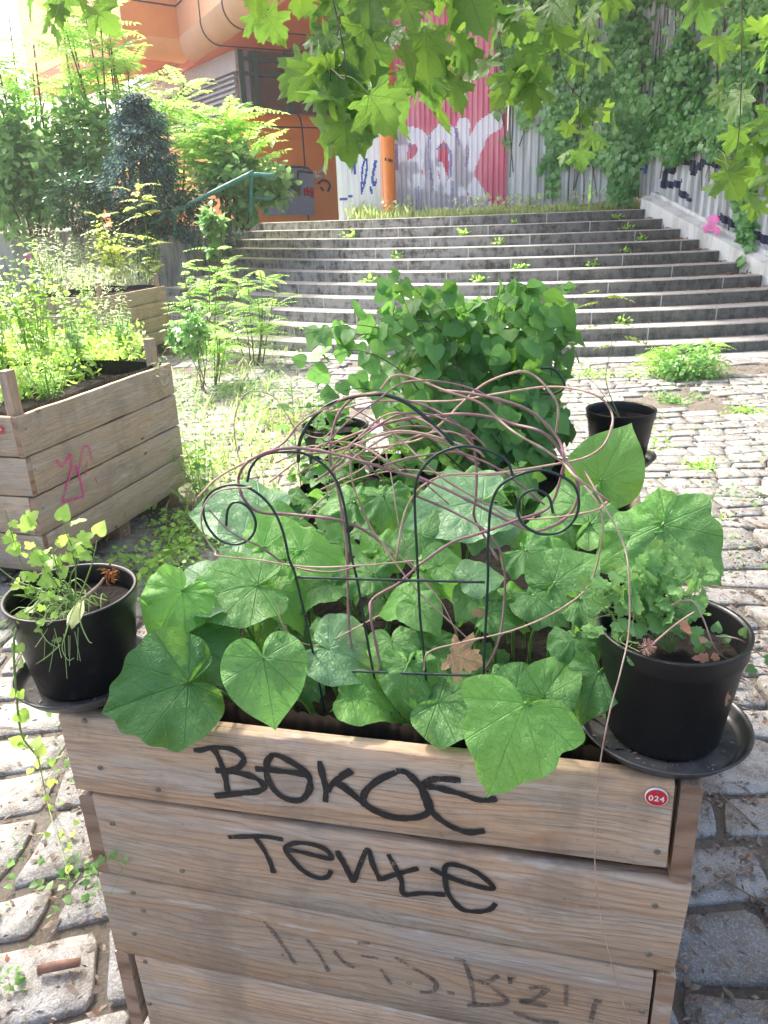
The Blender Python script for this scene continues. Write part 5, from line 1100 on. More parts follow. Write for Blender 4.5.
for i in range(9):
    a0, x0, y0 = random.uniform(-.35, .35), random.uniform(225, 420), random.uniform(415, 500); L = random.uniform(90, 190); n = 7; amp = random.uniform(15, 50); pp = [(x0 + L * t / n * math.cos(a0), y0 + L * t / n * math.sin(a0) - amp * math.sin(math.pi * t / n) * 1.0 + random.gauss(0, 1.5)) for t in range(n + 1)]
    vine(vp, pp, random.uniform(.1, .2), random.uniform(.12, .3), random.uniform(.0012, .0024), VP if i % 3 else VT)
vt = root('dry_vine', cw(.6, .25, -.07), 'pale tan dry vine stems arching over the trellis scrolls', 'vine')
for p, a, b, r_ in (([(198, 497), (219, 477), (250, 460), (282, 444), (301, 422), (328, 407), (348, 397), (379, 393)], .1, .16, .0022),
        ([(381, 389), (393, 376), (414, 378), (446, 391), (480, 403), (498, 419), (517, 434), (545, 450), (564, 464), (576, 477), (603, 497), (609, 501)], .16, .1, .0022),
        ([(370, 449), (400, 444), (423, 438), (443, 422), (462, 403), (486, 383), (517, 372), (533, 375), (548, 389), (558, 407), (556, 434)], .2, .26, .0023),
        ([(330, 412), (370, 402), (400, 401), (451, 401), (502, 393), (545, 387), (576, 389), (599, 397), (611, 411), (612, 426), (603, 446), (584, 458), (556, 464), (498, 473), (439, 477), (408, 505), (396, 560)], .3, .15, .0021),
        ([(250, 475), (239, 458), (234, 426), (241, 399), (254, 391), (274, 397), (287, 415), (297, 430), (321, 438), (336, 426)], .2, .25, .0013),
        ([(252, 487), (219, 491), (203, 508), (203, 532), (215, 551), (219, 556), (258, 560), (309, 567), (367, 565), (422, 560)], .09, .12, .0016),
        ([(278, 602), (282, 624), (297, 641), (321, 645), (344, 634), (380, 615)], .12, .14, .0012),
        ([(424, 670), (429, 652), (464, 642), (514, 630), (559, 610), (589, 585), (601, 545), (601, 510), (584, 485)], .1, .14, .0017),
        ([(379, 540), (414, 587), (446, 618), (467, 638)], .12, .14, .0016), ([(352, 407), (395, 435), (437, 474), (487, 504), (523, 519), (590, 512), (609, 501)], .18, .12, .0019),
        ([(320, 490), (360, 470), (400, 442), (452, 432), (484, 457)], .2, .2, .0017), ([(349, 442), (352, 480), (365, 515), (379, 540), (396, 560)], .14, .18, .0018),
        ([(440, 600), (415, 570), (400, 530), (392, 480), (385, 450)], .25, .3, .0014), ([(268, 452), (330, 452), (400, 431), (470, 448), (484, 457)], .14, .18, .0022), ([(300, 520), (340, 486), (400, 470), (470, 476), (540, 470)], .3, .34, .0014),
        ([(384, 540), (414, 570), (440, 600), (458, 636)], .16, .18, .0012)): vine(vt, p, a, b, r_, VT)
hv = root('dry_tendril', fp(596, 860, .01), 'thin dry brown stem hanging down across the front boards', 'stem'); P = [on_c(u, v, d) for u, v, d in ((584, 470, .14), (604, 505, .10), (624, 545, .08), (629, 580, .05), (629, 630, .03), (621, 670, .0), (609, 715, -.014))] + [fp(u, v, .012) for u, v in ((600, 765), (596, 815), (595, 865), (600, 915), (612, 965), (629, 1022), (640, 1060))]
mb = MB(); tube(mb, catmull(P, 7), .0015, .0008, 6); mb.build('stem', VT, hv)
# ================================================================ large heart leaves
def hleaf(m1, m2, u, v, yl, wpx, tipdeg, face=.7, T=None, size=None, mat=0, rnd=None, base=None, tilt=None, wid=1.0, bend=0.0):
    """leaf centred on the ray (u, v) at box depth yl; tip direction given as seen; face 1 = turned to the viewer, 0 = lying flat"""
    if yl > .1 and T is None: face *= .8; wpx *= .76; bend = bend or random.uniform(.0, .3)
    if yl > .15 and T is not None: wpx *= .92
    c = on_c(u, v, yl); toc = unit(CAM - c); n = unit(toc * face + CZ * (1 - face) + (np.array([0, 0, 0.0]) if tilt is None else RIGHT * tilt[0] + UPV * tilt[1])); s = size or wpx * pxm(c) / 1.2
    td = RIGHT * math.cos(R(tipdeg)) + UPV * math.sin(R(tipdeg)); td = td - FWD * 0; td = unit(td - n * (td @ n)); o = c - td * s * .40
    leaf(m2, T or T_HEART, o, td, n, s, rnd, mat, wid, bend)
    q = loc_c(o); b = cw(min(CL - .06, max(.06, q[0] + (.12 * (.5 - q[0])))), min(CD - .1, max(.07, q[1] + random.uniform(.05, .14))), -.08) if base is None else base
    mid = (np.array(o) + b) / 2 - td * .02 + n * .0 + CZ * .01; P = catmull([b, mid, o - n * .012 - td * .012 * 0, o], 6)
    tube(m1, P, .0034, .0022, 7, random.random())
def hplant(label, leaves, group='heart leaved plants in the big planter', mats=None, ctr=None):
    c = np.mean([on_c(l[0], l[1], l[2]) for l in leaves], 0); q = loc_c(c); b = cw(min(1.0, max(.05, q[0])), min(1.35, max(.08, q[1] + .05)), -.075); r = root('heart_leaf_plant', b, label, 'leafy plant', group)
    for l in leaves:
        m1, m2 = MB(), MB(); hleaf(m1, m2, *l[:6], **(l[6] if len(l) > 6 else {})); lf = m2.build('leaf', [G['lv_heart'], G['lv_heart_bright'], G['lv_heart_glare']], r); m1.build('stalk', G['petiole'], lf)
    return r
H = T_HEART
hplant('single light green heart leaf facing out over the front rim left of centre', [(268, 686, .02, 84, -80, .93, dict(T=H[0], mat=0, rnd=1.0, tilt=(.05, -.05)))])
hplant('dark green leaf with two lobes hanging over the front left corner', [(152, 694, -.015, 112, -160, .74, dict(T=H[1], mat=0, rnd=.1, tilt=(.0, -.1)))])
hplant('bright green angular leaf hanging over the front rim right of centre', [(510, 741, -.035, 120, -112, .95, dict(T=T_TRIL[0], mat=1, rnd=.6, bend=.1))])
hplant('pale plant with broad leaves spreading over the left rim beside the left pot', [(190, 588, .22, 100, 165, .25, dict(T=H[3], mat=2, rnd=.4)), (228, 590, .20, 100, 200, .45, dict(T=H[0], mat=0, rnd=.9)), (182, 640, .16, 90, -150, .5, dict(T=H[2], mat=0, rnd=.25)), (215, 655, .12, 80, -40, .5, dict(T=H[4], mat=0, rnd=.2)), (170, 610, .12, 70, -120, .8, dict(T=H[5], mat=1, rnd=.9)), (205, 620, .25, 80, 100, .3, dict(mat=0, rnd=.3))])
hplant('plant with large pale leaves under the left scroll', [(232, 510, .62, 96, 170, .4, dict(T=H[0], mat=2, rnd=.3)), (270, 535, .5, 90, 20, .35, dict(T=H[3], mat=2, rnd=.2)), (290, 545, .40, 86, 10, .55, dict(T=H[4], mat=1, rnd=.9)), (250, 500, .75, 90, 60, .4, dict(mat=0, rnd=.9)), (300, 520, .6, 80, 40, .4, dict(mat=0, rnd=.6))])
hplant('plant with bright backlit curled leaves below the left scroll', [(322, 548, .34, 70, 15, .45, dict(T=H[4], mat=1, rnd=1.0, bend=.8)), (262, 560, .34, 74, 190, .4, dict(T=H[2], mat=1, rnd=1.0, bend=.7)), (286, 600, .26, 56, -60, .4, dict(T=H[0], mat=1, rnd=.7, bend=.5))])
hplant('plant with one yellow green leaf edge catching the light right of the middle', [(566, 545, .42, 66, 20, .35, dict(T=H[1], mat=1, rnd=1.0, bend=.9)), (530, 535, .46, 60, 160, .4, dict(T=H[3], mat=1, rnd=.8, bend=.6)), (440, 575, .3, 54, -20, .6, dict(T=H[2], mat=1, rnd=.9, bend=.6))])
hplant('plant with wide pale leaf pointing left under the middle arch', [(452, 506, .50, 104, 192, .42, dict(T=H[0], mat=2, rnd=.2)), (420, 520, .55, 80, 120, .5, dict(mat=0, rnd=.9)), (480, 485, .72, 90, 20, .5, dict(mat=0, rnd=.6)), (435, 548, .42, 90, -60, .5, dict(mat=0, rnd=.5)), (500, 520, .5, 90, -30, .45, dict(mat=2, rnd=.1))])
hplant('tall plant with an upright leaf in front of the back right pot', [(612, 458, .85, 82, 62, .93, dict(T=H[0], mat=1, rnd=.1, tilt=(-.1, 0))), (560, 500, .7, 80, 150, .5, dict(mat=0, rnd=.7)), (610, 520, .62, 84, 10, .6, dict(mat=0, rnd=.9))])
hplant('tall plant with the big wavy leaf standing behind the front right pot', [(686, 548, .40, 106, -48, .80, dict(T=T_TRIL[0], mat=0, rnd=1.0, bend=.05)), (664, 508, .46, 62, 100, .75, dict(T=H[1], mat=1, rnd=.2)), (628, 545, .42, 84, 200, .75, dict(T=H[2], mat=0, rnd=1.0))])
hplant('plant with a puckered oval leaf leaning beside the front right pot', [(557, 676, .07, 78, 60, .75, dict(T=H[3], mat=0, rnd=.9, wid=.72)), (575, 650, .12, 70, -90, .5, dict(mat=0, rnd=.2)), (592, 690, .07, 60, -110, .7, dict(mat=0, rnd=.3)), (540, 700, .10, 80, 0, .4, dict(mat=0, rnd=.3)), (470, 702, .09, 96, -5, .25, dict(T=H[0], mat=0, rnd=.5)), (510, 672, .14, 70, 100, .5, dict(mat=0, rnd=.6))])
hplant('plant with a dark upright leaf in the right half of the planter', [(572, 570, .30, 76, 40, .6, dict(T=H[0], mat=0, rnd=.6)), (540, 560, .34, 80, -60, .4, dict(mat=0, rnd=.2)), (600, 600, .25, 80, -20, .4, dict(mat=0, rnd=.5)), (548, 604, .24, 80, -60, .35, dict(mat=0, rnd=.2)), (520, 590, .28, 60, 60, .5, dict(mat=1, rnd=.1))])
hplant('plant with round pale leaves behind the crossbars in the middle', [(352, 655, .12, 74, -20, .55, dict(T=H[3], mat=2, rnd=.0)), (330, 625, .22, 60, 100, .7, dict(mat=0, rnd=.7)), (395, 655, .14, 70, -80, .6, dict(mat=0, rnd=.9)), (372, 700, .07, 60, -10, .4, dict(mat=1, rnd=.3)), (360, 690, .12, 84, 170, .4, dict(mat=0, rnd=.4)), (440, 640, .2, 70, 50, .6, dict(mat=0, rnd=.7)), (408, 684, .09, 60, -90, .8, dict(mat=0, rnd=1.0))])
hplant('plant with small pale leaves right of the middle arch', [(485, 575, .26, 60, 20, .5, dict(mat=2, rnd=.0)), (505, 610, .22, 66, 0, .5, dict(mat=0, rnd=.8)), (470, 600, .24, 60, -120, .5, dict(mat=0, rnd=.5)), (400, 600, .25, 66, 160, .55, dict(mat=1, rnd=.2)), (425, 615, .2, 60, -60, .6, dict(mat=0, rnd=.9)), (455, 560, .3, 66, 30, .5, dict(mat=0, rnd=.8))])
hplant('plant with round leaves behind the left part of the trellis', [(372, 490, .85, 58, 90, .7, dict(mat=0, rnd=.8)), (340, 500, .8, 60, 170, .7, dict(mat=0, rnd=.9)), (330, 540, .5, 70, 60, .5, dict(mat=0, rnd=.6)), (355, 570, .36, 74, 150, .4, dict(mat=0, rnd=.8)), (395, 545, .45, 70, 30, .55, dict(mat=1, rnd=.1)), (310, 585, .3, 80, 190, .4, dict(mat=0, rnd=.5)), (390, 510, .6, 70, -70, .7, dict(mat=0, rnd=.3))])
def fill(label, n, x0, x1, y0, y1, za, zb):
    r = root('heart_leaf_plant', cw((x0 + x1) / 2, (y0 + y1) / 2, -.075), label, 'leafy plant', 'heart leaved plants in the big planter')
    for i in range(n):
        m1, m2 = MB(), MB()
        x, y = random.uniform(x0, x1), random.uniform(y0, y1); c = cw(x, y, random.uniform(za, zb) * min(1, .4 + y)); a = random.random() * 6.28; td = unit([math.cos(a), math.sin(a), -.25]); n_ = unit(CZ * .75 + unit(CAM - c) * .5 + rv(.25)); s = random.uniform(.06, .105); o = c - td * s * .4
        leaf(m2, T_HEART, o, td, n_, s, random.random() * .9); b = cw(x, y, -.08) * .8 + .2 * np.array(o) ; b[2] = CO[2] - .08; tube(m1, catmull([b, (b + o) / 2 - td * .02, o], 6), .003, .002, 6)
        lf = m2.build('leaf', [G['lv_heart']], r); m1.build('stalk', G['petiole'], lf)
fill('low dark leaves crowding the left front of the planter', 6, .10, .40, .12, .45, -.04, .03)
fill('low dark leaves crowding the middle front of the planter', 7, .35, .70, .12, .5, -.04, .03)
fill('low dark leaves crowding the right front of the planter', 7, .65, 1.0, .14, .5, -.04, .04)
fill('leaves filling the left back half of the planter', 9, .10, .5, .5, 1.1, .0, .14)
fill('leaves filling the right back half of the planter', 11, .5, 1.0, .5, 1.1, .0, .16)
# dry leaf lying among the green ones
mb = MB(); c = on_c(457, 660, .12); leaf(mb, T_PLANE[1], c + UPV * .012 - RIGHT * .01, unit(RIGHT * .9 - UPV * .35), unit(CAM - c + rv(.3)), .058, .6); mb.build('dry_leaf', G['dry'], None, label='curled dry brown leaf caught among the green leaves', cat='dry leaf')
mb = MB(); c = on_c(322, 652, .12); leaf(mb, T_NARROW, c, RIGHT, CAM - c, .04, .2, wid=1.6); mb.build('dry_leaf', G['dry'], None, label='narrow dry leaf scrap lying below the upper crossbar at left', cat='dry leaf')
mb = MB(); c = on_c(470, 613, .2); leaf(mb, T_NARROW, c, RIGHT, CAM - c, .036, .2, wid=1.8); mb.build('dry_leaf', G['dry'], None, label='small brown leaf scrap lying between the middle uprights', cat='dry leaf')
# ================================================================ bush at the back of the box
bb = cw(.62, 1.42, -.075); bu = root('twining_bush', bb, 'dense dark green leafy bush growing at the back of the big planter', 'bush'); m1, m2 = MB(), MB()
c, rx, rz = rect(388, 294, 566, 476, 2.62); n = 0
for s in range(9): t = c + np.array([random.uniform(-.8, .8) * rx, random.uniform(-.2, .3), random.uniform(0, .9) * rz]); tube(m1, catmull([bb, (bb + t) / 2 + rv(.06), t], 6), .004, .0015, 5)
while n < 1000:
    p = c + np.array([random.uniform(-1.05, 1.05) * rx, random.uniform(-.28, .26), random.uniform(-1.0, 1.0) * rz]); q = (p - c) / np.array([rx, .28, rz]); q2 = abs(q[0]) ** 2.2 + q[1] ** 2 + abs(q[2]) ** 2.2 + .85 * noise.noise(p * 4.5) + .35 * noise.noise(p * 13)
    if q2 > 1 or q2 < .25: continue
    if q[2] < -.5 and q[0] < -.4 and random.random() < .6: continue
    d = unit(q); n += 1; leaf(m2, T_BROAD, p, unit([0, 0, -1] + d * .4 + rv(.35)), unit(d * .8 + CZ * .5 + np.array([0, -.4, 0]) + rv(.3)), random.uniform(.045, .085))
for pts, yy in (([(470, 430), (420, 350), (360, 325), (300, 335)], 2.7), ([(440, 420), (400, 370), (350, 350), (300, 372)], 2.6), ([(500, 380), (480, 320), (455, 300)], 2.9), ([(480, 340), (520, 305), (556, 318)], 3.0), ([(500, 420), (545, 340), (562, 332)], 2.9), ([(470, 400), (400, 330), (395, 300)], 2.8), ([(430, 440), (370, 390), (320, 400)], 2.5), ([(520, 420), (525, 300), (530, 292)], 3.0), ([(500, 430), (525, 455), (530, 470)], 2.6), ([(440, 330), (360, 335), (335, 320)], 2.75)):
    k = catmull([bb] + [on_y(u, v, yy - .28) for u, v in pts], 6); tube(m1, k, .003, .001, 5)
    for j in range(17):
        o = k[int((.35 + .65 * j / 17) * (len(k) - 1))]; leaf(m2, T_BROAD, o + rv(.02), unit(rv() + [0, 0, -.6]), unit([0, -.6, .6] + rv(.4)), random.uniform(.04, .08), random.uniform(.5, 1))
for i in range(26):
    u = random.uniform(385, 568); v = random.uniform(286, 330) if i < 16 else random.uniform(330, 440); u = u if i < 16 else random.choice([random.uniform(372, 395), random.uniform(558, 576)]); e = on_y(u, v - random.uniform(0, 12), 2.62 + random.uniform(-.2, .2)); o = c + (e - c) * .55; k = catmull([o, (o + e) / 2 + rv(.02), e], 5); tube(m1, k, .0018, .0008, 4)
    for j in range(6): q = k[min(len(k) - 1, 3 + j * 2)]; leaf(m2, T_BROAD, q, unit(rv() + [0, 0, -.1] + unit(e - o)), unit([0, -.5, .6] + rv(.5)), random.uniform(.03, .07), random.uniform(.4, 1))
m1.build('stem', G['bark'], bu); m2.build('foliage', G['lv_bean'], bu)
def bean(label, u, v, yl, n, h, size):
    b = on_c(u, v, yl); b = cw(*loc_c(b)[:2], -.07) if yl < CD else b; stemplant('twining_plant', label, 'leafy plant', b, n, h, .14, T_BROAD, size, 13, G['lv_bean'], 'small leaved plants at the back of the planter', sr=.002, upn=.5)
bean('small leaved plant in the back left corner of the planter', 335, 520, 1.0, 7, .32, .055)
bean('small leaved plant between the bush and the back left pot', 400, 500, 1.1, 7, .30, .055)
bean('small leaved plant below the bush at the back right of the planter', 520, 490, 1.15, 5, .22, .055)
bean('thin leafy plant rising beside the back left pot', 300, 470, 1.25, 5, .42, .05)
# ================================================================ pots and saucers
def potprof(rt, rb, h, t=.003):
    lip = h * .17
    return [(rb * .2, .004), (rb * .95, .004), (rb, .010), (rb + (rt * .95 - rb) * .97, h - lip), (rt * .975, h - lip + .003), (rt * .985, h - .006), (rt, h - .003), (rt, h), (rt - .006, h), (rt - .008, h - .006), (rt * .93, h - lip), (rb * .97, .02), (0, .02)]
def saucprof(R_): return [(0, 0), (R_ * .8, 0), (R_ * .86, .004), (R_ * .985, .024), (R_, .027), (R_ * .995, .0285), (R_ * .965, .0285), (R_ * .945, .022), (R_ * .90, .012), (R_ * .86, .0065), (R_ * .55, .0055), (R_ * .53, .0075), (R_ * .50, .0055), (0, .0055)]
def pot(px_, top_px, rad_px, label, slabel, fillz, rs_px, group_i, hz=None, tilt=None, zt=.003, spos=None):
    base = cw(*loc_c(on_z(*px_, CO[2] + zt))[:2], zt); s = pxm(base + CZ * .1); Rs = rs_px * pxm(base); 
    rt = rad_px * pxm(base + CZ * .2); h = top_px
    mb = MB(); lathe(mb, saucprof(Rs), base, 56); so_ = mb.build('plant_saucer', G['saucer'], None, label=slabel, cat='saucer', group='saucers under the pots'); 
    mb = MB(); lathe(mb, [(Rs * .60, .0062), (Rs * .84, .0072)], base, 40); mb.build('dried_dirt', G['saucer_dirt'], so_)
    mb = MB()
    for i in range(90 if rad_px > 50 else 0):
        a = random.random() * 6.28; q = Rs * random.uniform(.55, .86); p = base + np.array([q * math.cos(a), q * math.sin(a), .009]); d = unit(rv() * [1, 1, .3]); L = random.uniform(.0015, .006); w = np.cross(d, CZ) * L * random.uniform(.2, .6); mb.add([p - d * L, p + w, p + d * L, p - w + CZ * .001], tris=[(0, 1, 3), (1, 2, 3)])
    if mb.n: mb.build('saucer_debris', G['litter'], so_)['kind'] = 'stuff'
    r = root('plant_pot', base + CZ * .006, label, 'plant pot', 'black plastic pots on the planter corners'); mb = MB(); lathe(mb, potprof(rt, rt * .77, h), base + CZ * .006, 56); mb.build('pot_body', G['pot'], r)
    mb = MB(); zf = h * fillz; rf = (rt * .77 + (rt * .95 - rt * .77) * fillz) * .985; nn_ = 14; V = []
    lathe(mb, [(rf * q, zf + .006 * math.sin(q * 9)) for q in (1, .8, .6, .4, .2, 0)], base + CZ * .006, 24); mb.build('soil', G['soil'], r)
    return base, rt, h, zf
pr = pot((661, 732), .192, 74, 'large black plastic pot on the front right corner of the planter', 'dirty dark blue saucer under the front right pot', .74, 83, 0)
pl_ = pot((89, 679), .182, 64.5, 'black plastic pot on the front left corner beside the pale leaves', 'dark blue saucer jutting over the front left corner', .78, 69, 1)
pb = pot((617, 462), .175, 34.5, 'black plastic pot on the back right corner of the planter', 'dark saucer under the back right pot', .8, 37, 2)
pc_ = pot((338, 478), .175, 34, 'black plastic pot on the back left corner behind the vines', 'dark saucer under the back left pot', .8, 36, 3)
# plants in the pots
def herb(label, b, stems_px, y_, T, size, mat, nm='herb', npl=7, mats2=None, sr=.0012, upn=.5, group=None):
    r = root(nm, b, label, 'potted plant'); m1, m2 = MB(), MB()
    for pts, (n, sz) in stems_px:
        k = catmull([b] + [on_c(u, v, yl) for u, v, yl in pts], 7); tube(m1, k, sr, sr * .5, 5, random.random(), 0, False)
        for j in range(n):
            t = .35 + .65 * (j + .7) / n; o = k[min(len(k) - 1, int(t * (len(k) - 1)))]; d = unit(rv() + CZ * .3); e = o + d * sz * .5; tube(m1, [o, e], .0006, .0005, 3, 0, 0, False); leaf(m2, T, e, unit(d + rv(.3)), unit(CZ * upn + unit(CAM - e) * .6 + rv(.3)), sz * random.uniform(.6, 1.1))
    m1.build('stem', G['stemgreen'], r); m2.build('foliage', mat, r); return r
b = pr[0] + CZ * (pr[3] + .004); yl = loc_c(b)[1]
sp = [([(640, 610, yl), (625, 590, yl), (600, 600, yl - .02)], (7, .036)), ([(650, 600, yl), (640, 575, yl), (625, 570, yl)], (7, .036)), ([(660, 600, yl), (665, 570, yl), (672, 560, yl + .02)], (7, .036)), ([(670, 600, yl), (690, 575, yl), (700, 575, yl)], (6, .03)), ([(640, 620, yl), (610, 615, yl), (585, 622, yl - .02)], (7, .036)), ([(650, 620, yl), (640, 600, yl - .03), (632, 625, yl - .05)], (6, .034)), ([(655, 610, yl), (655, 590, yl), (650, 580, yl)], (6, .04)), ([(660, 620, yl), (670, 610, yl), (668, 600, yl)], (6, .04)), ([(645, 620, yl), (640, 610, yl), (645, 596, yl)], (6, .04)), ([(640, 630, yl), (620, 640, yl - .06), (640, 652, yl - .09)], (6, .02)), ([(670, 625, yl), (690, 610, yl), (702, 560, yl)], (8, .022)), ([(680, 630, yl), (700, 645, yl - .04), (705, 640, yl - .05)], (5, .02))]
sp = sp + [([(650 + 8 * i, 620, yl), (u, v + 12, yl), (u, v, yl)], (5, .034)) for i, (u, v) in enumerate(((596, 590), (612, 600), (628, 596), (655, 590), (668, 582), (690, 590)))]
hb = herb('fresh scalloped green herb bushing out of the front right pot', b, sp, 0, T_CEL, .04, G['lv_cel'])
mb = MB()
for P in ([(690, 630, yl - .02), (668, 610, yl - .02), (690, 600, yl - .02), (702, 616, yl - .02), (716, 650, yl - .03), (735, 662, yl), (768, 668, yl + .05)], [(648, 648, yl - .1), (675, 625, yl - .06), (694, 612, yl - .04)], [(716, 636, yl), (740, 640, yl), (765, 658, yl + .03)], [(745, 680, yl), (728, 672, yl - .02), (720, 690, yl - .05)]): tube(mb, catmull([on_c(*p) for p in P], 6), .0016, .0011, 6)
mb.build('long_stalk', G['vine_tan'], hb); mb = MB()
for u, v, s, a in ((683, 622, .024, -70), (708, 657, .022, 190), (712, 655, .018, -30), (722, 690, .030, -80), (700, 640, .015, 0)): c = on_c(u, v, yl - .07); leaf(mb, T_LOBED, c, RIGHT * math.cos(R(a)) + UPV * math.sin(R(a)), unit(CAM - c + rv(.4)), s, random.random(), wid=.7, bend=.4)
mb.build('withered_leaf', G['drypink'], hb); mb = MB(); c = on_c(647, 647, yl - .10)
for i in range(90): d = unit(rv()); tube(mb, [c + d * .003, c + d * .013], .0006, .0003, 3, 0, 0, False)
mb.build('seed_head', G['vine_tan'], hb)
for u, v, a in ((722, 640, 20), (716, 632, 80), (742, 636, 60), (765, 660, 0), (755, 668, 200), (700, 652, 100)): mb = MB(); c = on_c(u, v, yl); leaf(mb, T_BROAD, c, RIGHT * math.cos(R(a)) + UPV * math.sin(R(a)), unit(CAM - c + rv(.3)), .017); mb.build('leaf', G['lv_cel'], hb)
b = pl_[0] + CZ * (pl_[3] + .004); yl = loc_c(b)[1]; 
sp = [([(75, 560, yl), (65, 530, yl), (62, 520, yl)], (3, .030)), ([(90, 570, yl), (94, 555, yl), (97, 540, yl)], (1, .028)), ([(60, 570, yl), (40, 545, yl), (22, 525, yl)], (5, .03)), ([(50, 575, yl), (30, 555, yl), (8, 548, yl)], (5, .028)), ([(60, 580, yl), (55, 560, yl), (50, 545, yl)], (5, .03)), ([(70, 580, yl), (78, 562, yl), (74, 548, yl)], (3, .026)), ([(40, 590, yl), (15, 580, yl), (-10, 560, yl)], (6, .026)), ([(50, 600, yl - .04), (30, 610, yl - .08), (8, 628, yl - .09)], (5, .024)), ([(60, 600, yl), (45, 590, yl), (40, 575, yl)], (5, .03)), ([(40, 600, yl), (20, 560, yl), (5, 510, yl)], (6, .02)), ([(50, 605, yl - .06), (45, 625, yl - .10), (52, 622, yl - .12)], (3, .016))]
hl = herb('spindly yellow green weed growing in the front left pot', b, sp, 0, T_LOBED, .04, G['lv_weed'], sr=.0016)
for i, (u, v, s, a, yy) in enumerate(((62, 520, .030, 80, 0), (97, 534, .026, 60, 0), (45, 562, .03, 150, 0), (52, 578, .032, 200, 0), (20, 548, .028, 190, 0), (68, 545, .026, 10, 0), (80, 557, .022, 90, 0), (54, 618, .013, 80, -.1), (44, 622, .013, 200, -.1), (50, 630, .011, -60, -.1), (60, 636, .02, 200, -.1))): mb = MB(); c = on_c(u, v, yl + yy); leaf(mb, T_BROAD, c, RIGHT * math.cos(R(a)) + UPV * math.sin(R(a)), unit(CAM - c + CZ * .5 + rv(.3)), s, random.random()); mb.build('leaf', G['lv_weed'], hl)
mb = MB()
for i in range(60):
    a = random.uniform(2.2, 5.2); o = b + np.array([random.gauss(0, .03), random.gauss(0, .03), 0]); d = np.array([math.cos(a), math.sin(a), .0]); L = random.uniform(.06, .15); P = [o, o + d * L * .5 + CZ * .035, o + d * L + CZ * random.uniform(-.05, .03)]; tube(mb, catmull(P, 4), .0012, .0004, 4, 0, 0, False)
for P in ([(80, 600), (72, 612), (66, 632), (62, 648), (68, 660), (74, 658)], [(82, 598), (80, 620), (88, 640), (92, 643)], [(60, 645), (48, 656), (36, 664)], [(35, 620), (46, 640), (58, 648)], [(85, 590), (86, 596), (84, 600)]): tube(mb, catmull([on_c(u, v, yl - .115) for u, v in P], 5), .0014, .0006, 5)
for P in ([(84, 600), (72, 618), (62, 640)], [(78, 604), (74, 622), (70, 636)]): 
    k = [on_c(u, v, yl - .112) for u, v in P]; leaf(mb, T_NARROW, k[0], k[-1] - k[0], CAM - k[0], np.linalg.norm(k[-1] - k[0]), .8)
mb.build('grass_blade', G['lv_pale'], hl)
mb = MB(); c = on_c(110, 576, yl - .02)
for i in range(70): p = c + rv(.0075); leaf(mb, T_KITE, p, unit(p - c + rv(.3)), unit(rv()), .011)
mb.build('rusty_flower', G['rust'], None, label='rust brown withered flower lying inside the front left pot', cat='dead flower'); mb = MB(); P = catmull([on_c(84, 598, yl - .02), on_c(98, 586, yl - .02), on_c(104, 578, yl - .02)], 5); tube(mb, P, .004, .002, 6); mb.build('dry_stalk', G['vine_tan'], None, label='pale dry stalk beside the rusty flower in the left pot', cat='stalk')
# trailing stem from the left pot to the ground
tv = root('trailing_weed', b + np.array([-.1, 0, 0]), 'trailing green stem hanging from the left pot down to the paving', 'trailing plant'); m1, m2 = MB(), MB()
P = [on_c(u, v, y_) for u, v, y_ in ((40, 600, yl - .05), (22, 620, yl - .09), (14, 640, yl - .12), (16, 690, yl - .12), (22, 735, yl - .10), (38, 757, yl - .05))]; k = catmull(P, 6); tube(m1, k, .0025, .0018, 6)
g = [on_z(45, 790, .10), on_z(52, 820, .06), on_z(62, 850, .04), on_z(70, 880, .04)]; k2 = catmull([P[-1]] + g, 6); tube(m1, k2, .0018, .001, 5)
for (kk, n, s) in ((k[10:], 12, .030), (k2, 22, .030)):
    for j in range(n): o = kk[random.randrange(len(kk))] + rv(.006 if n < 20 else .025) * [1, 1, .4]; leaf(m2, T_BROAD, o, unit(rv()), unit(CAM - o + rv(.7)), s * random.uniform(.4, 1))
m1.build('stem', G['stemgreen'], tv); m2.build('foliage', G['lv_weed'], tv)
# little weed squeezed out between the boards
wd = root('weed', fp(110, 866, .0), 'small weed poking out between the left ends of the front boards', 'weed'); m1, m2 = MB(), MB(); tube(m1, catmull([fp(96, 868, 0), fp(108, 862, .015), fp(122, 868, .012), fp(110, 895, .01)], 5), .001, .0006, 4)
for u, v, s in ((112, 858, .018), (124, 862, .02), (102, 862, .016), (108, 856, .02), (95, 862, .014), (128, 858, .012), (112, 907, .007)): leaf(m2, T_LOBED, fp(u, v, .014), unit(rv()), unit(CAM - fp(u, v) + rv(.5)), s)
m1.build('stem', G['stemgreen'], wd); m2.build('foliage', G['lv_mid'], wd)
# seedling in the back right pot
b = pb[0] + CZ * (pb[3] + .004); r = root('seedling', b, 'thin feathery seedling rising from the back right pot', 'seedling'); m1, m2 = MB(), MB(); Yp = b[1]
k = catmull([b, on_y(606, 380, Yp), on_y(612, 340, Yp), on_y(604, 300, Yp)], 8); tube(m1, k, .002, .0007, 5); k3 = catmull([b, on_y(600, 390, Yp), on_y(585, 375, Yp)], 6); tube(m1, k3, .0015, .0006, 4)
for u, v, du, n in ((604, 290, -16, 4), (606, 295, 22, 5), (602, 302, -18, 5), (610, 322, 20, 5), (604, 325, -20, 4), (618, 336, 26, 6), (620, 340, 40, 6), (614, 345, -14, 4), (606, 296, 8, 4)):
    o = on_y(u, v, Yp); e = on_y(u + du, v - 2, Yp); frond(m2, o, e - o, np.linalg.norm(e - o), n, .020, T_OVATE, .5, stem=.0005)
m1.build('stem', G['stemgreen'], r); m2.build('foliage', [G['lv_yellow'], G['stemgreen']], r)
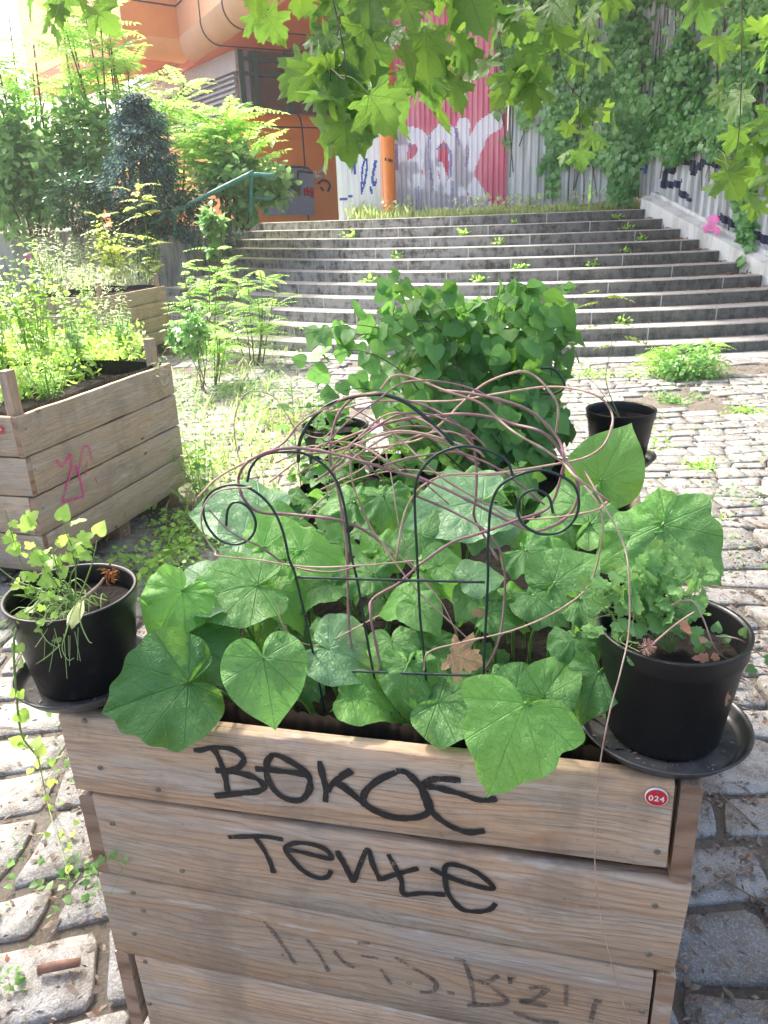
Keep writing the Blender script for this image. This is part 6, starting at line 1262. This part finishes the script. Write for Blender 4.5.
b = pc_[0] + CZ * (pc_[3] + .004); stemplant('potted_plant', 'sparse leafy plant in the back left pot', 'potted plant', b, 5, .16, .08, T_BROAD, .05, 5, G['lv_bean'], sr=.0015)
# ================================================================ plants of the two left boxes
gA = 'tall weeds in the near left planter'
def inA(x, y): return frA(x, y, -.06)
def cover(nm, label, pts, n, sz, T, mat, zt, hh=.12):
    mb = MB(); P = np.array([on_z(u, v, zt) for u, v in pts])
    for i in range(n):
        w = rng.dirichlet(np.ones(len(P)) * .6); p = w @ P + CZ * hh * random.random() ** 1.5; d = unit(rv() + CZ * .6); leaf(mb, T, p, d, unit(CZ + rv(.5)), sz * random.uniform(.5, 1.1))
    mb.build(nm, mat, kind='stuff')
cover('planter_undergrowth', '', [(-40, 420), (30, 402), (158, 358), (150, 338), (0, 345)], 2600, .045, T_OVATE, [G['lv_weed']], AT - .07, .17)
cover('planter_undergrowth', '', [(20, 297), (100, 295), (163, 284), (150, 275), (60, 283)], 2200, .09, T_NARROW, [G['lv_pale']], AT - .05, .30)
def gA_(u, v): return on_z(u, v, AT - .06)
stemplant('tall_weed', 'tall yellow green weed at the left edge of the near left planter', 'weed', gA_(2, 385), 20, .92, .26, T_BROAD_LO, .05, 18, G['lv_weed'], gA, smat='stemgreen')
stemplant('tall_weed', 'tall leafy weed reaching highest in the near left planter', 'weed', gA_(42, 368), 20, .86, .26, T_BROAD_LO, .05, 20, G['lv_weed'], gA)
stemplant('tall_weed', 'mid green weed in the middle of the near left planter', 'weed', gA_(75, 372), 12, .34, .16, T_BROAD_LO, .04, 15, G['lv_mid'], gA)
stemplant('tall_weed', 'narrow leaved green weed near the corner post of the near left planter', 'weed', gA_(122, 352), 16, .30, .12, T_NARROW, .06, 18, G['lv_mid'], gA, petiole=.05)
stemplant('tall_weed', 'bright round leaved weed behind the others in the near left planter', 'weed', gA_(85, 345), 16, .62, .24, T_BROAD_LO, .05, 15, G['lv_weed'], gA)
stemplant('tall_weed', 'fine leaved pale weed along the front rim of the near left planter', 'weed', gA_(50, 398), 18, .24, .16, T_NARROW, .045, 16, G['lv_bright'], gA, petiole=.05)
stemplant('tall_weed', 'wispy pale weed beside the right corner post of the near left planter', 'weed', gA_(118, 345), 16, .50, .2, T_NARROW, .05, 20, G['lv_pale'], gA, petiole=.05, sr=.002)
# mugwort sprig bending over the right end of box A
r = root('mugwort', inA(1.25, .1), 'grey green feathery sprig bending over the near left planter front', 'weed'); m1, m2 = MB(), MB(); ys = on_z(170, 385, .8)[1]
for P in ([(170, 360), (150, 372), (118, 386)], [(172, 380), (160, 392), (140, 402)], [(168, 345), (158, 365), (160, 385)]):
    k = catmull([on_y(u, v, 4.25 if False else frA(1.2, -.05, 0)[1] - .05) for u, v in P], 8); tube(m1, k, .0015, .0006, 4)
    for i in range(4, len(k) - 1): frond(m2, k[i], unit(k[i] - k[i - 1] + rv(.5)), .05, 4, .014, T_KITE, .4)
m1.build('stem', G['stemgreen'], r); m2.build('foliage', G['lv_pale'], r)
# pink flower and blue scrap among the weeds of box A
c = on_y(28, 257, 4.0); mb = MB()
for i in range(6): a = i * 1.05; leaf(mb, T_OVATE, c, RIGHT * math.cos(a) + UPV * math.sin(a), CAM - c, .018)
fl = mb.build('pink_flower', G['flower'], None, label='small pink flower high among the left weeds', cat='flower', origin=c); mb = MB(); bs = inA(.2, .6); tube(mb, catmull([bs, (bs + c) / 2 + rv(.02), c], 6), .0015, .001, 5); mb.build('stem', G['stemgreen'], fl)
def inB(x, y): return frB(x, y, -.06)
gB = 'pale weeds in the far left planter'
def gB_(u, v): return on_z(u, v, AT - .06)
stemplant('pale_weed', 'white plumed tall weed at the left of the far left planter', 'weed', gB_(55, 292), 26, 1.05, .45, T_NARROW, .10, 22, G['lv_pale'], gB, petiole=.05, sr=.005)
stemplant('pale_weed', 'yellow leaved tall weed in the middle of the far left planter', 'weed', gB_(115, 286), 22, .95, .4, T_BROAD_LO, .085, 18, G['lv_yellow'], gB, sr=.005)
stemplant('pale_weed', 'bright weed at the right end of the far left planter', 'weed', gB_(150, 282), 14, .8, .3, T_BROAD_LO, .08, 16, G['lv_bright'], gB, sr=.005)
stemplant('pale_weed', 'pale bushy weed behind the others in the far left planter', 'weed', gB_(85, 285), 24, .9, .4, T_NARROW, .10, 20, G['lv_pale'], gB, petiole=.05, sr=.005)
cB = on_z(20, 330, 0.0)
stemplant('tall_weed', 'tall pale weeds growing left of the far left planter', 'weed', (-4.6, 9.4, 0), 30, 1.6, .7, T_BROAD_LO, .09, 18, G['lv_bright'], sr=.006)
stemplant('tall_weed', 'leafy weed growing on the paving between the two left planters', 'weed', (-3.1, 7.8, 0), 24, 1.1, .5, T_BROAD_LO, .08, 14, G['lv_bright'], sr=.005)
stemplant('tall_weed', 'thin weed growing beside the near left planter corner', 'weed', (-1.15, 4.6, 0), 10, .5, .2, T_OVATE, .05, 14, G['lv_mid'], sr=.003)
stemplant('tall_weed', 'sparse tall weed on the paving right of the near left planter', 'weed', (-.75, 4.0, 0), 9, .7, .25, T_OVATE, .035, 16, G['lv_bright'], sr=.002)
stemplant('tall_weed', 'spindly weed with small leaves behind the back left pot', 'weed', (-.35, 4.1, 0), 10, .8, .3, T_OVATE, .04, 16, G['lv_mid'], sr=.002)
# ================================================================ volume added to wash the view out like lens veil
def veil_volume(density):
    mb = MB(); box(mb, (-45, -12, -1.0), (45, 60, 16)); o = mb.build('veil_volume', NTV(density), kind='stuff', smooth=False)
def NTV(d):
    m = bpy.data.materials.new('veil_volume'); m.use_nodes = True; t = m.node_tree; t.nodes.clear(); out = t.nodes.new('ShaderNodeOutputMaterial'); v = t.nodes.new('ShaderNodeVolumePrincipled'); v.inputs['Color'].default_value = (.95, .97, 1, 1); v.inputs['Density'].default_value = d; v.inputs['Anisotropy'].default_value = .3; t.links.new(v.outputs[0], out.inputs['Volume']); return m
veil_volume(.0016)
